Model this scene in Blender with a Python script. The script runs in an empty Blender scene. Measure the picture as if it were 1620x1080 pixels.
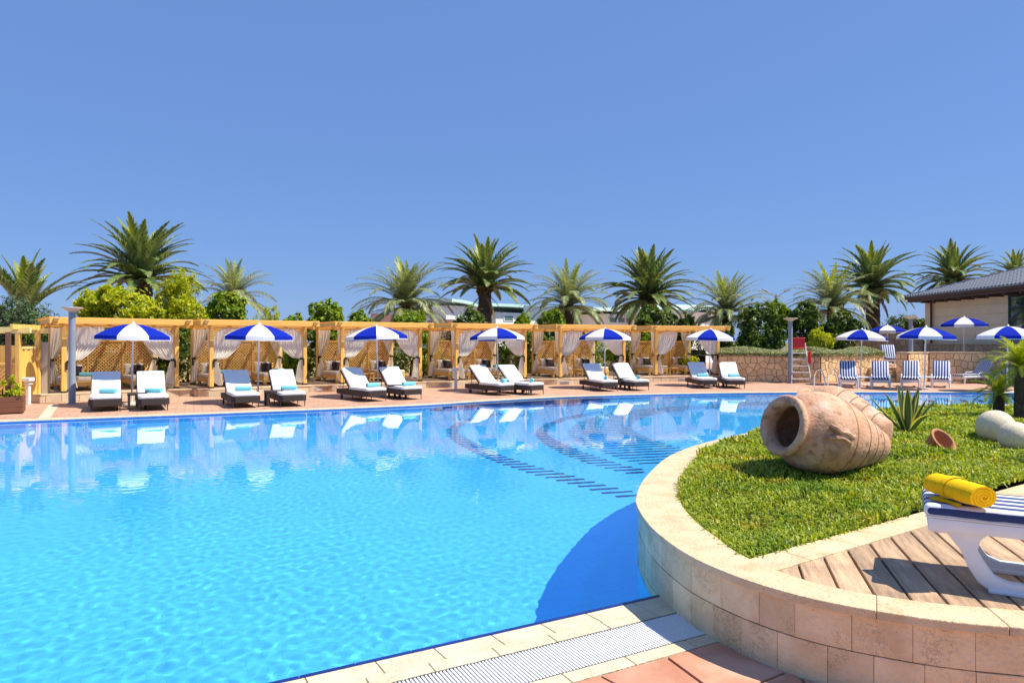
import bpy, bmesh, math, random
import numpy as np
from mathutils import Vector, Matrix
from mathutils.geometry import tessellate_polygon

R = math.radians
PI = math.pi
random.seed(7)
RNG = np.random.default_rng(7)
sc = bpy.context.scene
COL = sc.collection

# ------------------------------------------------------------------ camera
CAMZ = 1.75
cam = bpy.data.cameras.new('camera')
cam_o = bpy.data.objects.new('camera', cam)
COL.objects.link(cam_o)
cam_o.location = (0, 0, CAMZ)
cam_o.rotation_euler = (PI / 2, 0, 0)
cam.lens = 24
cam.sensor_width = 36
cam.shift_y = 1 / 1620
cam.clip_start = 0.05
cam.clip_end = 6000
sc.camera = cam_o

# ------------------------------------------------------------------ sky and sun
SUN_EL = R(57)
SUN_AZ = R(97)            # clockwise from +Y
world = bpy.data.worlds.new('World')
sc.world = world
world.use_nodes = True
wn = world.node_tree
sky = wn.nodes.new('ShaderNodeTexSky')
sky.sky_type = 'NISHITA'
sky.sun_disc = False
sky.sun_elevation = SUN_EL
sky.sun_rotation = SUN_AZ
sky.air_density = 1.0
sky.dust_density = 0.4
sky.ozone_density = 9.0
sky.altitude = 0
wn.nodes['Background'].inputs[1].default_value = 0.15
hz = wn.nodes.new('ShaderNodeMix')        # flat blue mixed into the whole sky to even out its gradient
hz.data_type = 'RGBA'
hz.inputs[0].default_value = .82
hz.inputs[7].default_value = (.52, 1.0, 2.30, 1)
wn.links.new(sky.outputs[0], hz.inputs[6])
wn.links.new(hz.outputs[2], wn.nodes['Background'].inputs[0])

sun = bpy.data.lights.new('sun', 'SUN')
sun.energy = 4.1
sun.angle = R(0.5)
sun.color = (1.0, 0.93, 0.80)
sun.cycles.is_caustics_light = True
sun_o = bpy.data.objects.new('sun', sun)
COL.objects.link(sun_o)
SDIR = Vector((math.sin(SUN_AZ) * math.cos(SUN_EL), math.cos(SUN_AZ) * math.cos(SUN_EL), math.sin(SUN_EL)))
sun_o.rotation_euler = SDIR.to_track_quat('Z', 'Y').to_euler()
sun_o.location = (20, 2, 40)

sc.view_settings.view_transform = 'Standard'
sc.view_settings.look = 'None'
sc.view_settings.gamma = 1
sc.view_settings.use_curve_mapping = False
sc.view_settings.exposure = 0.82
sc.cycles.max_bounces = 10
sc.cycles.transparent_max_bounces = 12
sc.cycles.use_denoising = True
sc.cycles.sample_clamp_indirect = 6

# ------------------------------------------------------------------ helpers
def P(px, py, z=0.0):
    d = 1080 * (CAMZ - z) / (py - 541.0)
    return ((px - 810) / 1080 * d, d)

def K(px, d):
    return (px - 810) / 1080 * d

def ZH(py, d):
    return CAMZ + (541.0 - py) / 1080 * d

class MB:
    def __init__(self):
        self.v = []
        self.f = []

    def add(self, vs, fs):
        b = len(self.v)
        self.v.extend([tuple(p) for p in vs])
        self.f.extend([tuple(i + b for i in f) for f in fs])
        return self

    def box(self, x0, x1, y0, y1, z0, z1):
        return self.add([(x0, y0, z0), (x1, y0, z0), (x1, y1, z0), (x0, y1, z0), (x0, y0, z1), (x1, y0, z1), (x1, y1, z1), (x0, y1, z1)],
                        [(0, 3, 2, 1), (4, 5, 6, 7), (0, 1, 5, 4), (1, 2, 6, 5), (2, 3, 7, 6), (3, 0, 4, 7)])

    def prism(self, poly, z0, z1, mp=None):
        """poly CCW in 2D; mp maps (x,y,z)->3D"""
        n = len(poly)
        mp = mp or (lambda x, y, z: (x, y, z))
        vs = [mp(x, y, z0) for x, y in poly] + [mp(x, y, z1) for x, y in poly]
        fs = [tuple(range(n - 1, -1, -1)), tuple(range(n, 2 * n))]
        for i in range(n):
            j = (i + 1) % n
            fs.append((i, j, n + j, n + i))
        return self.add(vs, fs)

    def tube(self, pts, r, seg=6, cap=True):
        pts = [Vector(p) for p in pts]
        n = len(pts)
        rs = r if isinstance(r, (list, tuple)) else [r] * n
        up = None
        rings = []
        for i, p in enumerate(pts):
            t = (pts[min(i + 1, n - 1)] - pts[max(i - 1, 0)]).normalized()
            if up is None:
                a = Vector((0, 0, 1)) if abs(t.z) < .9 else Vector((1, 0, 0))
                up = t.cross(a).normalized()
            up = (up - t * up.dot(t))
            up = up.normalized() if up.length > 1e-6 else t.orthogonal().normalized()
            w = t.cross(up)
            rings.append([p + (up * math.cos(2 * PI * k / seg) + w * math.sin(2 * PI * k / seg)) * rs[i] for k in range(seg)])
        vs = [q for rg in rings for q in rg]
        fs = []
        for i in range(n - 1):
            for k in range(seg):
                k2 = (k + 1) % seg
                fs.append((i * seg + k, i * seg + k2, (i + 1) * seg + k2, (i + 1) * seg + k))
        if cap:
            fs.append(tuple(range(seg - 1, -1, -1)))
            fs.append(tuple((n - 1) * seg + k for k in range(seg)))
        return self.add(vs, fs)

    def lathe(self, prof, seg=24, mp=None):
        mp = mp or (lambda x, y, z: (x, y, z))
        vs = []
        for (r, z) in prof:
            for k in range(seg):
                a = 2 * PI * k / seg
                vs.append(mp(r * math.cos(a), r * math.sin(a), z))
        fs = []
        for i in range(len(prof) - 1):
            for k in range(seg):
                k2 = (k + 1) % seg
                fs.append((i * seg + k, i * seg + k2, (i + 1) * seg + k2, (i + 1) * seg + k))
        return self.add(vs, fs)

    def grid(self, fn, nu, nv, closed_u=False):
        vs = [fn(i / (nu if closed_u else nu - 1), j / (nv - 1)) for j in range(nv) for i in range(nu)]
        fs = []
        for j in range(nv - 1):
            for i in range(nu if closed_u else nu - 1):
                i2 = (i + 1) % nu
                fs.append((j * nu + i, j * nu + i2, (j + 1) * nu + i2, (j + 1) * nu + i))
        return self.add(vs, fs)

    def mesh(self, name, m, smooth=False, bevel=0, seg=2):
        me = bpy.data.meshes.new(name)
        me.from_pydata(self.v, [], self.f)
        if bevel > 0:
            bm = bmesh.new()
            bm.from_mesh(me)
            bmesh.ops.remove_doubles(bm, verts=bm.verts, dist=1e-5)
            ed = [e for e in bm.edges if len(e.link_faces) == 2 and e.calc_face_angle(0) > R(30)]
            bmesh.ops.bevel(bm, geom=ed, offset=bevel, segments=seg, profile=.5, affect='EDGES', clamp_overlap=True)
            bm.to_mesh(me)
            bm.free()
        if m is not None:
            me.materials.append(m)
        if smooth:
            me.polygons.foreach_set('use_smooth', [True] * len(me.polygons))
            if smooth != 'all':
                me.update()
                try:
                    me.set_sharp_from_angle(angle=R(40))
                except Exception:
                    pass
        me.update()
        return me

def np_mesh(name, V, F, m, smooth=False):
    me = bpy.data.meshes.new(name)
    n = F.shape[1]
    me.vertices.add(len(V))
    me.vertices.foreach_set('co', np.ascontiguousarray(V, dtype=np.float32).ravel())
    me.loops.add(F.size)
    me.loops.foreach_set('vertex_index', np.ascontiguousarray(F, dtype=np.int32).ravel())
    me.polygons.add(len(F))
    me.polygons.foreach_set('loop_start', np.arange(0, F.size, n, dtype=np.int32))
    me.polygons.foreach_set('loop_total', np.full(len(F), n, np.int32))
    me.polygons.foreach_set('use_smooth', np.full(len(F), smooth, bool))
    me.update(calc_edges=True)
    me.materials.append(m)
    return me

def link(name, data, parent=None, loc=None, rot=None, scale=None):
    o = bpy.data.objects.new(name, data)
    COL.objects.link(o)
    if parent is not None:
        o.parent = parent
    if loc is not None:
        o.location = loc
    if rot is not None:
        o.rotation_euler = rot
    if scale is not None:
        o.scale = scale
    return o

def tag(o, label=None, cat=None, group=None, kind=None):
    if label: o['label'] = label
    if cat: o['category'] = cat
    if group: o['group'] = group
    if kind: o['kind'] = kind
    return o

def thing(name, loc, rz=0, label=None, cat=None, group=None):
    o = link(name, None, None, loc, (0, 0, rz))
    o.empty_display_size = .1
    return tag(o, label, cat, group)

def copy_tree(o, parent=None):
    c = o.copy()
    COL.objects.link(c)
    c.parent = parent
    for ch in o.children:
        copy_tree(ch, c)
    return c

ORD = ['first', 'second', 'third', 'fourth', 'fifth', 'sixth', 'seventh', 'eighth', 'ninth', 'tenth', 'eleventh', 'twelfth']

# 2D polygon tools
def clip_half(poly, nx, ny, c):
    """keep nx*x+ny*y <= c"""
    out = []
    n = len(poly)
    for i in range(n):
        a = poly[i]
        b = poly[(i + 1) % n]
        da = nx * a[0] + ny * a[1] - c
        db = nx * b[0] + ny * b[1] - c
        if da <= 0:
            out.append(a)
        if (da < 0 < db) or (db < 0 < da):
            t = da / (da - db)
            out.append((a[0] + (b[0] - a[0]) * t, a[1] + (b[1] - a[1]) * t))
    return out

def area(poly):
    return .5 * sum(poly[i][0] * poly[(i + 1) % len(poly)][1] - poly[(i + 1) % len(poly)][0] * poly[i][1] for i in range(len(poly)))

def voronoi(seeds, x0, x1, y0, y1, gap):
    cells = []
    for i, (sx, sy) in enumerate(seeds):
        poly = [(x0, y0), (x1, y0), (x1, y1), (x0, y1)]
        for j, (tx, ty) in enumerate(seeds):
            if i == j: continue
            dx, dy = tx - sx, ty - sy
            L = math.hypot(dx, dy)
            if L > 6 * max(.1, gap) + 3.0: continue
            poly = clip_half(poly, dx / L, dy / L, ((tx * tx + ty * ty - sx * sx - sy * sy) / 2) / L - gap / 2)
            if len(poly) < 3: break
        if len(poly) >= 3 and abs(area(poly)) > 1e-4:
            q = []
            for p in poly:
                if not q or math.hypot(p[0] - q[-1][0], p[1] - q[-1][1]) > .012: q.append(p)
            if len(q) > 2 and math.hypot(q[0][0] - q[-1][0], q[0][1] - q[-1][1]) < .012: q.pop()
            if len(q) >= 3: cells.append(q)
    return cells

def jitter_seeds(x0, x1, y0, y1, nx, ny, j, rnd):
    s = []
    for b in range(ny):
        for a in range(nx):
            ox = .5 if b % 2 else 0
            s.append((x0 + (a + .25 + ox + rnd.uniform(-j, j)) / nx * (x1 - x0), y0 + (b + .5 + rnd.uniform(-j, j)) / ny * (y1 - y0)))
    return s

def catmull(pts, n=10):
    out = []
    for i in range(len(pts) - 1):
        p0 = pts[max(i - 1, 0)]; p1 = pts[i]; p2 = pts[i + 1]; p3 = pts[min(i + 2, len(pts) - 1)]
        for k in range(n):
            t = k / n
            out.append(tuple(.5 * (2 * p1[a] + (p2[a] - p0[a]) * t + (2 * p0[a] - 5 * p1[a] + 4 * p2[a] - p3[a]) * t * t + (3 * p1[a] - p0[a] - 3 * p2[a] + p3[a]) * t ** 3) for a in (0, 1)))
    out.append(pts[-1])
    return out

class Path:
    def __init__(self, pts):
        self.p = np.array(pts, float)
        d = np.diff(self.p, axis=0)
        self.s = np.concatenate([[0], np.cumsum(np.hypot(d[:, 0], d[:, 1]))])
        self.L = self.s[-1]

    def at(self, s):
        x = np.interp(s, self.s, self.p[:, 0])
        y = np.interp(s, self.s, self.p[:, 1])
        return x, y

    def nrm(self, s, h=.06):
        x0, y0 = self.at(max(0, s - h))
        x1, y1 = self.at(min(self.L, s + h))
        L = math.hypot(x1 - x0, y1 - y0)
        return ((y1 - y0) / L, -(x1 - x0) / L)     # right-hand side of travel

    def off(self, s, o):
        x, y = self.at(s)
        n = self.nrm(s)
        return (x + n[0] * o, y + n[1] * o)

def inside(poly, X, Y):
    X = np.asarray(X); Y = np.asarray(Y)
    r = np.zeros(X.shape, bool)
    n = len(poly)
    for i in range(n):
        x0, y0 = poly[i]
        x1, y1 = poly[(i + 1) % n]
        c = ((y0 > Y) != (y1 > Y))
        with np.errstate(divide='ignore', invalid='ignore'):
            xi = (x1 - x0) * (Y - y0) / (y1 - y0 + 1e-30) + x0
        r ^= c & (X < xi)
    return r

def sheet(outer, holes, z):
    polys = [[Vector((x, y, 0)) for x, y in outer]] + [[Vector((x, y, 0)) for x, y in h] for h in holes]
    tris = tessellate_polygon(polys)
    vs = [(p.x, p.y, z) for pl in polys for p in pl]
    mb = MB()
    fs = []
    for t in tris:
        a, b, c = [vs[i] for i in t]
        if (b[0] - a[0]) * (c[1] - a[1]) - (b[1] - a[1]) * (c[0] - a[0]) < 0:
            t = (t[0], t[2], t[1])
        fs.append(tuple(t))
    return mb.add(vs, fs)

# ------------------------------------------------------------------ materials
def s2l(c):
    return tuple(((x / 255) / 12.92 if x / 255 <= .04045 else ((x / 255 + .055) / 1.055) ** 2.4) for x in c)

def mat(name, col, rough=.6, var=.12, scale=6.0, bump=.0, bscale=None, obj_var=.0, col2=None, metal=0, spec=.5, stretch=None, detail=5, island=0):
    """principled with noise colour variation, optional relief, optional tint per object"""
    m = bpy.data.materials.new(name)
    m.use_nodes = True
    nt = m.node_tree
    b = nt.nodes['Principled BSDF']
    b.inputs['Roughness'].default_value = rough
    b.inputs['Metallic'].default_value = metal
    b.inputs['Specular IOR Level'].default_value = spec
    tc = nt.nodes.new('ShaderNodeTexCoord')
    src = tc.outputs['Object']
    if stretch:
        mp = nt.nodes.new('ShaderNodeMapping')
        mp.inputs['Scale'].default_value = stretch
        nt.links.new(src, mp.inputs[0])
        src = mp.outputs[0]
    n = nt.nodes.new('ShaderNodeTexNoise')
    n.inputs['Scale'].default_value = scale
    n.inputs['Detail'].default_value = detail
    n.inputs['Roughness'].default_value = .62
    nt.links.new(src, n.inputs['Vector'])
    rp = nt.nodes.new('ShaderNodeValToRGB')
    rp.color_ramp.elements[0].position = .3
    rp.color_ramp.elements[1].position = .72
    c2 = col2 or tuple(min(1, x * (1 + var)) for x in col)
    c1 = tuple(x * (1 - var) for x in col) if not col2 else col
    rp.color_ramp.elements[0].color = (*c1, 1)
    rp.color_ramp.elements[1].color = (*c2, 1)
    nt.links.new(n.outputs['Fac'], rp.inputs[0])
    last = rp.outputs[0]
    if obj_var or island:
        if island:
            oi = nt.nodes.new('ShaderNodeNewGeometry')
            rnd = oi.outputs['Random Per Island']
        else:
            oi = nt.nodes.new('ShaderNodeObjectInfo')
            rnd = oi.outputs['Random']
        mr = nt.nodes.new('ShaderNodeMapRange')
        a = obj_var or island
        mr.inputs['To Min'].default_value = 1 - a
        mr.inputs['To Max'].default_value = 1 + a
        nt.links.new(rnd, mr.inputs['Value'])
        hs = nt.nodes.new('ShaderNodeHueSaturation')
        nt.links.new(mr.outputs[0], hs.inputs['Value'])
        nt.links.new(last, hs.inputs['Color'])
        last = hs.outputs[0]
    nt.links.new(last, b.inputs['Base Color'])
    if bump:
        nb = nt.nodes.new('ShaderNodeTexNoise')
        nb.inputs['Scale'].default_value = bscale or scale * 4
        nb.inputs['Detail'].default_value = 6
        nt.links.new(src, nb.inputs['Vector'])
        bp = nt.nodes.new('ShaderNodeBump')
        bp.inputs['Strength'].default_value = bump
        bp.inputs['Distance'].default_value = .02
        nt.links.new(nb.outputs['Fac'], bp.inputs['Height'])
        nt.links.new(bp.outputs[0], b.inputs['Normal'])
    return m

def leaf_mat(name, c1, c2, c3, trans=.35, rough=.5):
    m = bpy.data.materials.new(name)
    m.use_nodes = True
    nt = m.node_tree
    nt.nodes.clear()
    out = nt.nodes.new('ShaderNodeOutputMaterial')
    g = nt.nodes.new('ShaderNodeNewGeometry')
    rp = nt.nodes.new('ShaderNodeValToRGB')
    rp.color_ramp.elements[0].color = (*c1, 1)
    rp.color_ramp.elements[1].color = (*c3, 1)
    e = rp.color_ramp.elements.new(.55)
    e.color = (*c2, 1)
    nt.links.new(g.outputs['Random Per Island'], rp.inputs[0])
    d = nt.nodes.new('ShaderNodeBsdfPrincipled')
    d.inputs['Roughness'].default_value = rough
    d.inputs['Specular IOR Level'].default_value = .35
    nt.links.new(rp.outputs[0], d.inputs['Base Color'])
    t = nt.nodes.new('ShaderNodeBsdfTranslucent')
    br = nt.nodes.new('ShaderNodeHueSaturation')
    br.inputs['Hue'].default_value = .485
    br.inputs['Saturation'].default_value = 1.15
    br.inputs['Value'].default_value = 1.4
    nt.links.new(rp.outputs[0], br.inputs['Color'])
    nt.links.new(br.outputs[0], t.inputs['Color'])
    mx = nt.nodes.new('ShaderNodeMixShader')
    mx.inputs[0].default_value = trans
    nt.links.new(d.outputs[0], mx.inputs[1])
    nt.links.new(t.outputs[0], mx.inputs[2])
    nt.links.new(mx.outputs[0], out.inputs[0])
    return m

def cloth_mat(name, col, trans=.3):
    m = mat(name, col, .9, .06, 9, .25, 40, spec=.1)
    nt = m.node_tree
    b = nt.nodes['Principled BSDF']
    out = nt.nodes['Material Output']
    t = nt.nodes.new('ShaderNodeBsdfTranslucent')
    t.inputs[0].default_value = (*col, 1)
    mx = nt.nodes.new('ShaderNodeMixShader')
    mx.inputs[0].default_value = trans
    nt.links.new(b.outputs[0], mx.inputs[1])
    nt.links.new(t.outputs[0], mx.inputs[2])
    nt.links.new(mx.outputs[0], out.inputs[0])
    return m

def stripe_mat(name, a, b_, period, axis='Y'):
    m = bpy.data.materials.new(name)
    m.use_nodes = True
    nt = m.node_tree
    b = nt.nodes['Principled BSDF']
    b.inputs['Roughness'].default_value = .85
    tc = nt.nodes.new('ShaderNodeTexCoord')
    nz = nt.nodes.new('ShaderNodeTexNoise')
    nz.inputs['Scale'].default_value = 5
    nt.links.new(tc.outputs['Object'], nz.inputs['Vector'])
    sp = nt.nodes.new('ShaderNodeSeparateXYZ')
    nt.links.new(tc.outputs['Object'], sp.inputs[0])
    wob = nt.nodes.new('ShaderNodeMath'); wob.operation = 'MULTIPLY_ADD'
    wob.inputs[1].default_value = .012
    nt.links.new(nz.outputs['Fac'], wob.inputs[0])
    nt.links.new(sp.outputs[axis], wob.inputs[2])
    mu = nt.nodes.new('ShaderNodeMath'); mu.operation = 'MULTIPLY'
    mu.inputs[1].default_value = 1 / period
    nt.links.new(wob.outputs[0], mu.inputs[0])
    fr = nt.nodes.new('ShaderNodeMath'); fr.operation = 'FRACT'
    nt.links.new(mu.outputs[0], fr.inputs[0])
    rp = nt.nodes.new('ShaderNodeValToRGB')
    rp.color_ramp.interpolation = 'CONSTANT'
    rp.color_ramp.elements[0].color = (*a, 1)
    rp.color_ramp.elements[1].position = .60
    rp.color_ramp.elements[1].color = (*b_, 1)
    e = rp.color_ramp.elements.new(.14); e.color = (*[x * .86 + y * .14 for x, y in zip(a, b_)], 1)
    e = rp.color_ramp.elements.new(.20); e.color = (*a, 1)
    nt.links.new(fr.outputs[0], rp.inputs[0])
    nt.links.new(rp.outputs[0], b.inputs['Base Color'])
    bp = nt.nodes.new('ShaderNodeBump')
    bp.inputs['Strength'].default_value = .3
    nb = nt.nodes.new('ShaderNodeTexNoise'); nb.inputs['Scale'].default_value = 60
    nt.links.new(tc.outputs['Object'], nb.inputs['Vector'])
    nt.links.new(nb.outputs['Fac'], bp.inputs['Height'])
    nt.links.new(bp.outputs[0], b.inputs['Normal'])
    return m

def travertine(name, c1, c2, pit, obj_var):
    m = mat(name, c1, .62, .1, 5, .6, 38, obj_var=obj_var, col2=c2)
    nt = m.node_tree
    b = nt.nodes['Principled BSDF']
    tc = nt.nodes.new('ShaderNodeTexCoord')
    oi = nt.nodes.new('ShaderNodeObjectInfo')
    # thin dark veins and pits, different on every slab
    ad = nt.nodes.new('ShaderNodeVectorMath'); ad.operation = 'ADD'
    nt.links.new(tc.outputs['Object'], ad.inputs[0])
    cb = nt.nodes.new('ShaderNodeMath'); cb.operation = 'MULTIPLY'; cb.inputs[1].default_value = 40
    nt.links.new(oi.outputs['Random'], cb.inputs[0])
    nt.links.new(cb.outputs[0], ad.inputs[1])
    n1 = nt.nodes.new('ShaderNodeTexNoise'); n1.inputs['Scale'].default_value = 15; n1.inputs['Detail'].default_value = 10; n1.inputs['Roughness'].default_value = .78
    n1.inputs['Distortion'].default_value = .35
    nt.links.new(ad.outputs[0], n1.inputs['Vector'])
    sub = nt.nodes.new('ShaderNodeMath'); sub.operation = 'SUBTRACT'; sub.inputs[1].default_value = .5
    nt.links.new(n1.outputs['Fac'], sub.inputs[0])
    ab = nt.nodes.new('ShaderNodeMath'); ab.operation = 'ABSOLUTE'
    nt.links.new(sub.outputs[0], ab.inputs[0])
    mr = nt.nodes.new('ShaderNodeMapRange')
    mr.inputs['From Min'].default_value = 0.002
    mr.inputs['From Max'].default_value = 0.020
    nt.links.new(ab.outputs[0], mr.inputs['Value'])
    n2 = nt.nodes.new('ShaderNodeTexNoise'); n2.inputs['Scale'].default_value = 5
    nt.links.new(ad.outputs[0], n2.inputs['Vector'])
    gt = nt.nodes.new('ShaderNodeMapRange'); gt.inputs['From Min'].default_value = .50; gt.inputs['From Max'].default_value = .66
    nt.links.new(n2.outputs['Fac'], gt.inputs['Value'])
    iv = nt.nodes.new('ShaderNodeMath'); iv.operation = 'SUBTRACT'; iv.inputs[0].default_value = 1
    nt.links.new(mr.outputs[0], iv.inputs[1])
    fac = nt.nodes.new('ShaderNodeMath'); fac.operation = 'MULTIPLY'
    nt.links.new(iv.outputs[0], fac.inputs[0]); nt.links.new(gt.outputs[0], fac.inputs[1])
    f2 = nt.nodes.new('ShaderNodeMath'); f2.operation = 'MULTIPLY'; f2.inputs[1].default_value = .85
    nt.links.new(fac.outputs[0], f2.inputs[0])
    vo = nt.nodes.new('ShaderNodeTexVoronoi'); vo.inputs['Scale'].default_value = 46
    nt.links.new(ad.outputs[0], vo.inputs['Vector'])
    pm_ = nt.nodes.new('ShaderNodeMapRange'); pm_.inputs['From Min'].default_value = .16; pm_.inputs['From Max'].default_value = .06
    nt.links.new(vo.outputs['Distance'], pm_.inputs['Value'])
    n3 = nt.nodes.new('ShaderNodeTexNoise'); n3.inputs['Scale'].default_value = 7
    nt.links.new(ad.outputs[0], n3.inputs['Vector'])
    g3 = nt.nodes.new('ShaderNodeMapRange'); g3.inputs['From Min'].default_value = .52; g3.inputs['From Max'].default_value = .60
    nt.links.new(n3.outputs['Fac'], g3.inputs['Value'])
    pk = nt.nodes.new('ShaderNodeMath'); pk.operation = 'MULTIPLY'
    nt.links.new(pm_.outputs[0], pk.inputs[0]); nt.links.new(g3.outputs[0], pk.inputs[1])
    mxx = nt.nodes.new('ShaderNodeMath'); mxx.operation = 'MAXIMUM'
    nt.links.new(f2.outputs[0], mxx.inputs[0]); nt.links.new(pk.outputs[0], mxx.inputs[1])
    f2 = mxx
    mix = nt.nodes.new('ShaderNodeMix'); mix.data_type = 'RGBA'
    cur = b.inputs['Base Color'].links[0].from_socket
    nt.links.new(f2.outputs[0], mix.inputs[0])
    nt.links.new(cur, mix.inputs[6])
    mix.inputs[7].default_value = (*pit, 1)
    nt.links.new(mix.outputs[2], b.inputs['Base Color'])
    return m

M = {}
M['white'] = mat('white_paint', (.78, .77, .74), .45, .05, 5)
M['plastic'] = mat('white_plastic', (.80, .81, .83), .35, .04, 8)
M['cushion'] = mat('white_cushion', (.80, .79, .77), .9, .04, 7, .2, 30, spec=.2)
M['rattan'] = mat('dark_wicker', (.030, .020, .017), .55, .5, 60, .6, 90, stretch=(1, 1, 2.4))
M['darkmetal'] = mat('dark_metal', (.06, .05, .05), .4, .2, 8)
M['greymetal'] = mat('grey_blue_metal', (.24, .27, .33), .45, .1, 4)
M['chrome'] = mat('steel', (.75, .76, .78), .18, .03, 3, metal=1)
M['alu'] = mat('aluminium', (.72, .73, .74), .35, .05, 5, metal=.6)
M['blue'] = mat('blue_canvas', (.006, .022, .40), .8, .15, 5, .2, 30, spec=.2)
M['whitecanvas'] = cloth_mat('white_canvas', (.80, .79, .76), .25)
M['bluecanvas'] = cloth_mat('royal_blue_canvas', (.008, .028, .42), .3)
M['timber'] = mat('honey_timber', (.90, .50, .115), .5, .22, 3, .15, 30, stretch=(6, 6, .8), obj_var=.07)
M['timber_h'] = mat('honey_timber_beam', (.90, .49, .115), .5, .22, 3, .15, 30, stretch=(.8, 6, 6), obj_var=.07)
M['lattice'] = mat('lattice_timber', (.90, .50, .15), .55, .2, 5)
M['fascia_board'] = mat('fascia_timber', (.90, .46, .10), .5, .18, 3, .1, 30, stretch=(.6, 6, 6), obj_var=.05)
M['cream'] = mat('sunlit_cream_timber', (.86, .66, .24), .5, .1, 4)  # paler copy of the timber, sunlight put into its colour
M['curtain'] = cloth_mat('cream_voile', (.95, .91, .82), .32)
M['black'] = mat('black_band', (.012, .012, .014), .7, .2, 5)
M['mattress'] = mat('beige_mattress', (.74, .63, .49), .9, .06, 7)
M['pillow'] = mat('cream_pillow', (.70, .64, .55), .9, .06, 7)
M['brown'] = mat('dark_brown_cushion', (.030, .018, .016), .85, .2, 8)
M['turq'] = mat('turquoise_towel', (.20, .56, .66), .95, .1, 30, .5, 120, spec=.1)
M['yellow'] = mat('yellow_towel', (1.0, .54, .010), .95, .14, 60, .30, 300, spec=.1)
M['deckwood'] = mat('brown_decking', (.36, .25, .17), .7, .2, 4, .2, 20, stretch=(1, 8, 1))
M['planterboard'] = mat('weathered_board', (.48, .315, .185), .65, .42, 3.2, .4, 28, obj_var=.20, stretch=(2.0, 2.0, 2.0))
M['coping'] = travertine('travertine_coping', (.58, .43, .25), (.70, .56, .355), (.33, .2, .11), .035)
M['walltile'] = travertine('travertine_wall', (.67, .49, .27), (.81, .66, .42), (.18, .09, .04), .15)
M['poolcoping'] = travertine('pool_edge_stone', (.58, .49, .33), (.68, .60, .44), (.36, .28, .18), .05)
M['platface'] = mat('platform_stone', (.60, .47, .31), .7, .16, 4, .3, 18, obj_var=.1)
M['grout'] = mat('grout', (.40, .24, .13), .9, .15, 8)
M['terracotta_slab'] = mat('terracotta_slab', (.44, .185, .105), .65, .2, 4, .3, 18, obj_var=.12, col2=(.56, .29, .19))
M['joint'] = mat('paving_joint', (.20, .12, .08), .9, .2, 9)
M['grate'] = mat('grate_white', (.78, .78, .76), .4, .05, 6)
M['dark'] = mat('dark_gap', (.015, .014, .014), .9, .1, 5)
M['bluetile'] = mat('dark_blue_tile', (.010, .025, .16), .25, .15, 20, obj_var=.1)
M['stone'] = mat('honey_stone', (.72, .47, .225), .8, .2, 6, .5, 14, obj_var=.16, col2=(.82, .62, .35))
M['stonegrey'] = mat('buff_stone', (.46, .35, .21), .8, .2, 6, .5, 14, obj_var=.18, col2=(.46, .36, .25))
M['mortar'] = mat('wall_mortar', (.26, .15, .075), .95, .2, 10)
M['capstone'] = mat('cap_stone', (.58, .45, .28), .8, .12, 6, .3, 20)
M['red'] = mat('red_plastic', (.62, .012, .012), .35, .08, 5)
M['jar'] = mat('terracotta_jar', (.49, .24, .125), .8, .2, 2.4, .5, 30, col2=(.72, .47, .32), detail=10)
def stain(m, col, scale, lo_, hi_):
    nt = m.node_tree
    b = nt.nodes['Principled BSDF']
    tc = nt.nodes.new('ShaderNodeTexCoord')
    n1 = nt.nodes.new('ShaderNodeTexNoise')
    n1.inputs['Scale'].default_value = scale
    n1.inputs['Detail'].default_value = 7
    n1.inputs['Distortion'].default_value = .15
    nt.links.new(tc.outputs['Object'], n1.inputs['Vector'])
    mr = nt.nodes.new('ShaderNodeMapRange')
    mr.inputs['From Min'].default_value = lo_
    mr.inputs['From Max'].default_value = hi_
    mr.inputs['To Max'].default_value = .8
    nt.links.new(n1.outputs['Fac'], mr.inputs['Value'])
    mx = nt.nodes.new('ShaderNodeMix'); mx.data_type = 'RGBA'
    nt.links.new(mr.outputs[0], mx.inputs[0])
    nt.links.new(b.inputs['Base Color'].links[0].from_socket, mx.inputs[6])
    mx.inputs[7].default_value = (*col, 1)
    nt.links.new(mx.outputs[2], b.inputs['Base Color'])
stain(M['jar'], (.15, .07, .03), 2.6, .54, .68)
stain(M['jar'], (.30, .15, .08), 16, .56, .66)
stain(M['jar'], (.74, .60, .47), 3.3, .58, .74)
stain(M['planterboard'], (.17, .105, .065), 2.7, .52, .74)
stain(M['terracotta_slab'], (.62, .44, .34), 3.0, .5, .72)
stain(M['coping'], (.50, .33, .17), 4.2, .55, .75)
stain(M['walltile'], (.52, .33, .19), 3.4, .55, .78)
M['jarband'] = mat('terracotta_bands', (.27, .16, .10), .85, .15, 8, .3, 30)
M['redpot'] = mat('red_clay', (.44, .18, .075), .75, .2, 6, .3, 30)
M['sphere'] = mat('rough_cast_stone', (.70, .62, .45), .95, .16, 40, .35, 70)
M['soil'] = mat('soil', (.035, .045, .012), 1, .4, 9, .5, 30)
M['trunk_d'] = mat('palm_trunk', (.075, .055, .040), .95, .45, 8, 1.0, 16)
M['trunk'] = mat('bark', (.10, .075, .05), .95, .3, 9, .7, 20)
M['beigewall'] = mat('beige_render', (.90, .74, .49), .85, .06, 1.5, .1, 30)
M['yellowwall'] = mat('garden_wall_render', (.60, .47, .26), .9, .1, 2)
M['whitewall'] = mat('white_render', (.86, .86, .84), .85, .06, 1)
M['mint'] = mat('mint_roof', (.55, .80, .73), .6, .08, 1)
M['brickfar'] = mat('pinkish_brick', (.36, .22, .18), .9, .2, 5)
M['rooftile'] = mat('slate_grey_tile', (.15, .16, .19), .42, .18, 4, .2, 20)
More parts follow.
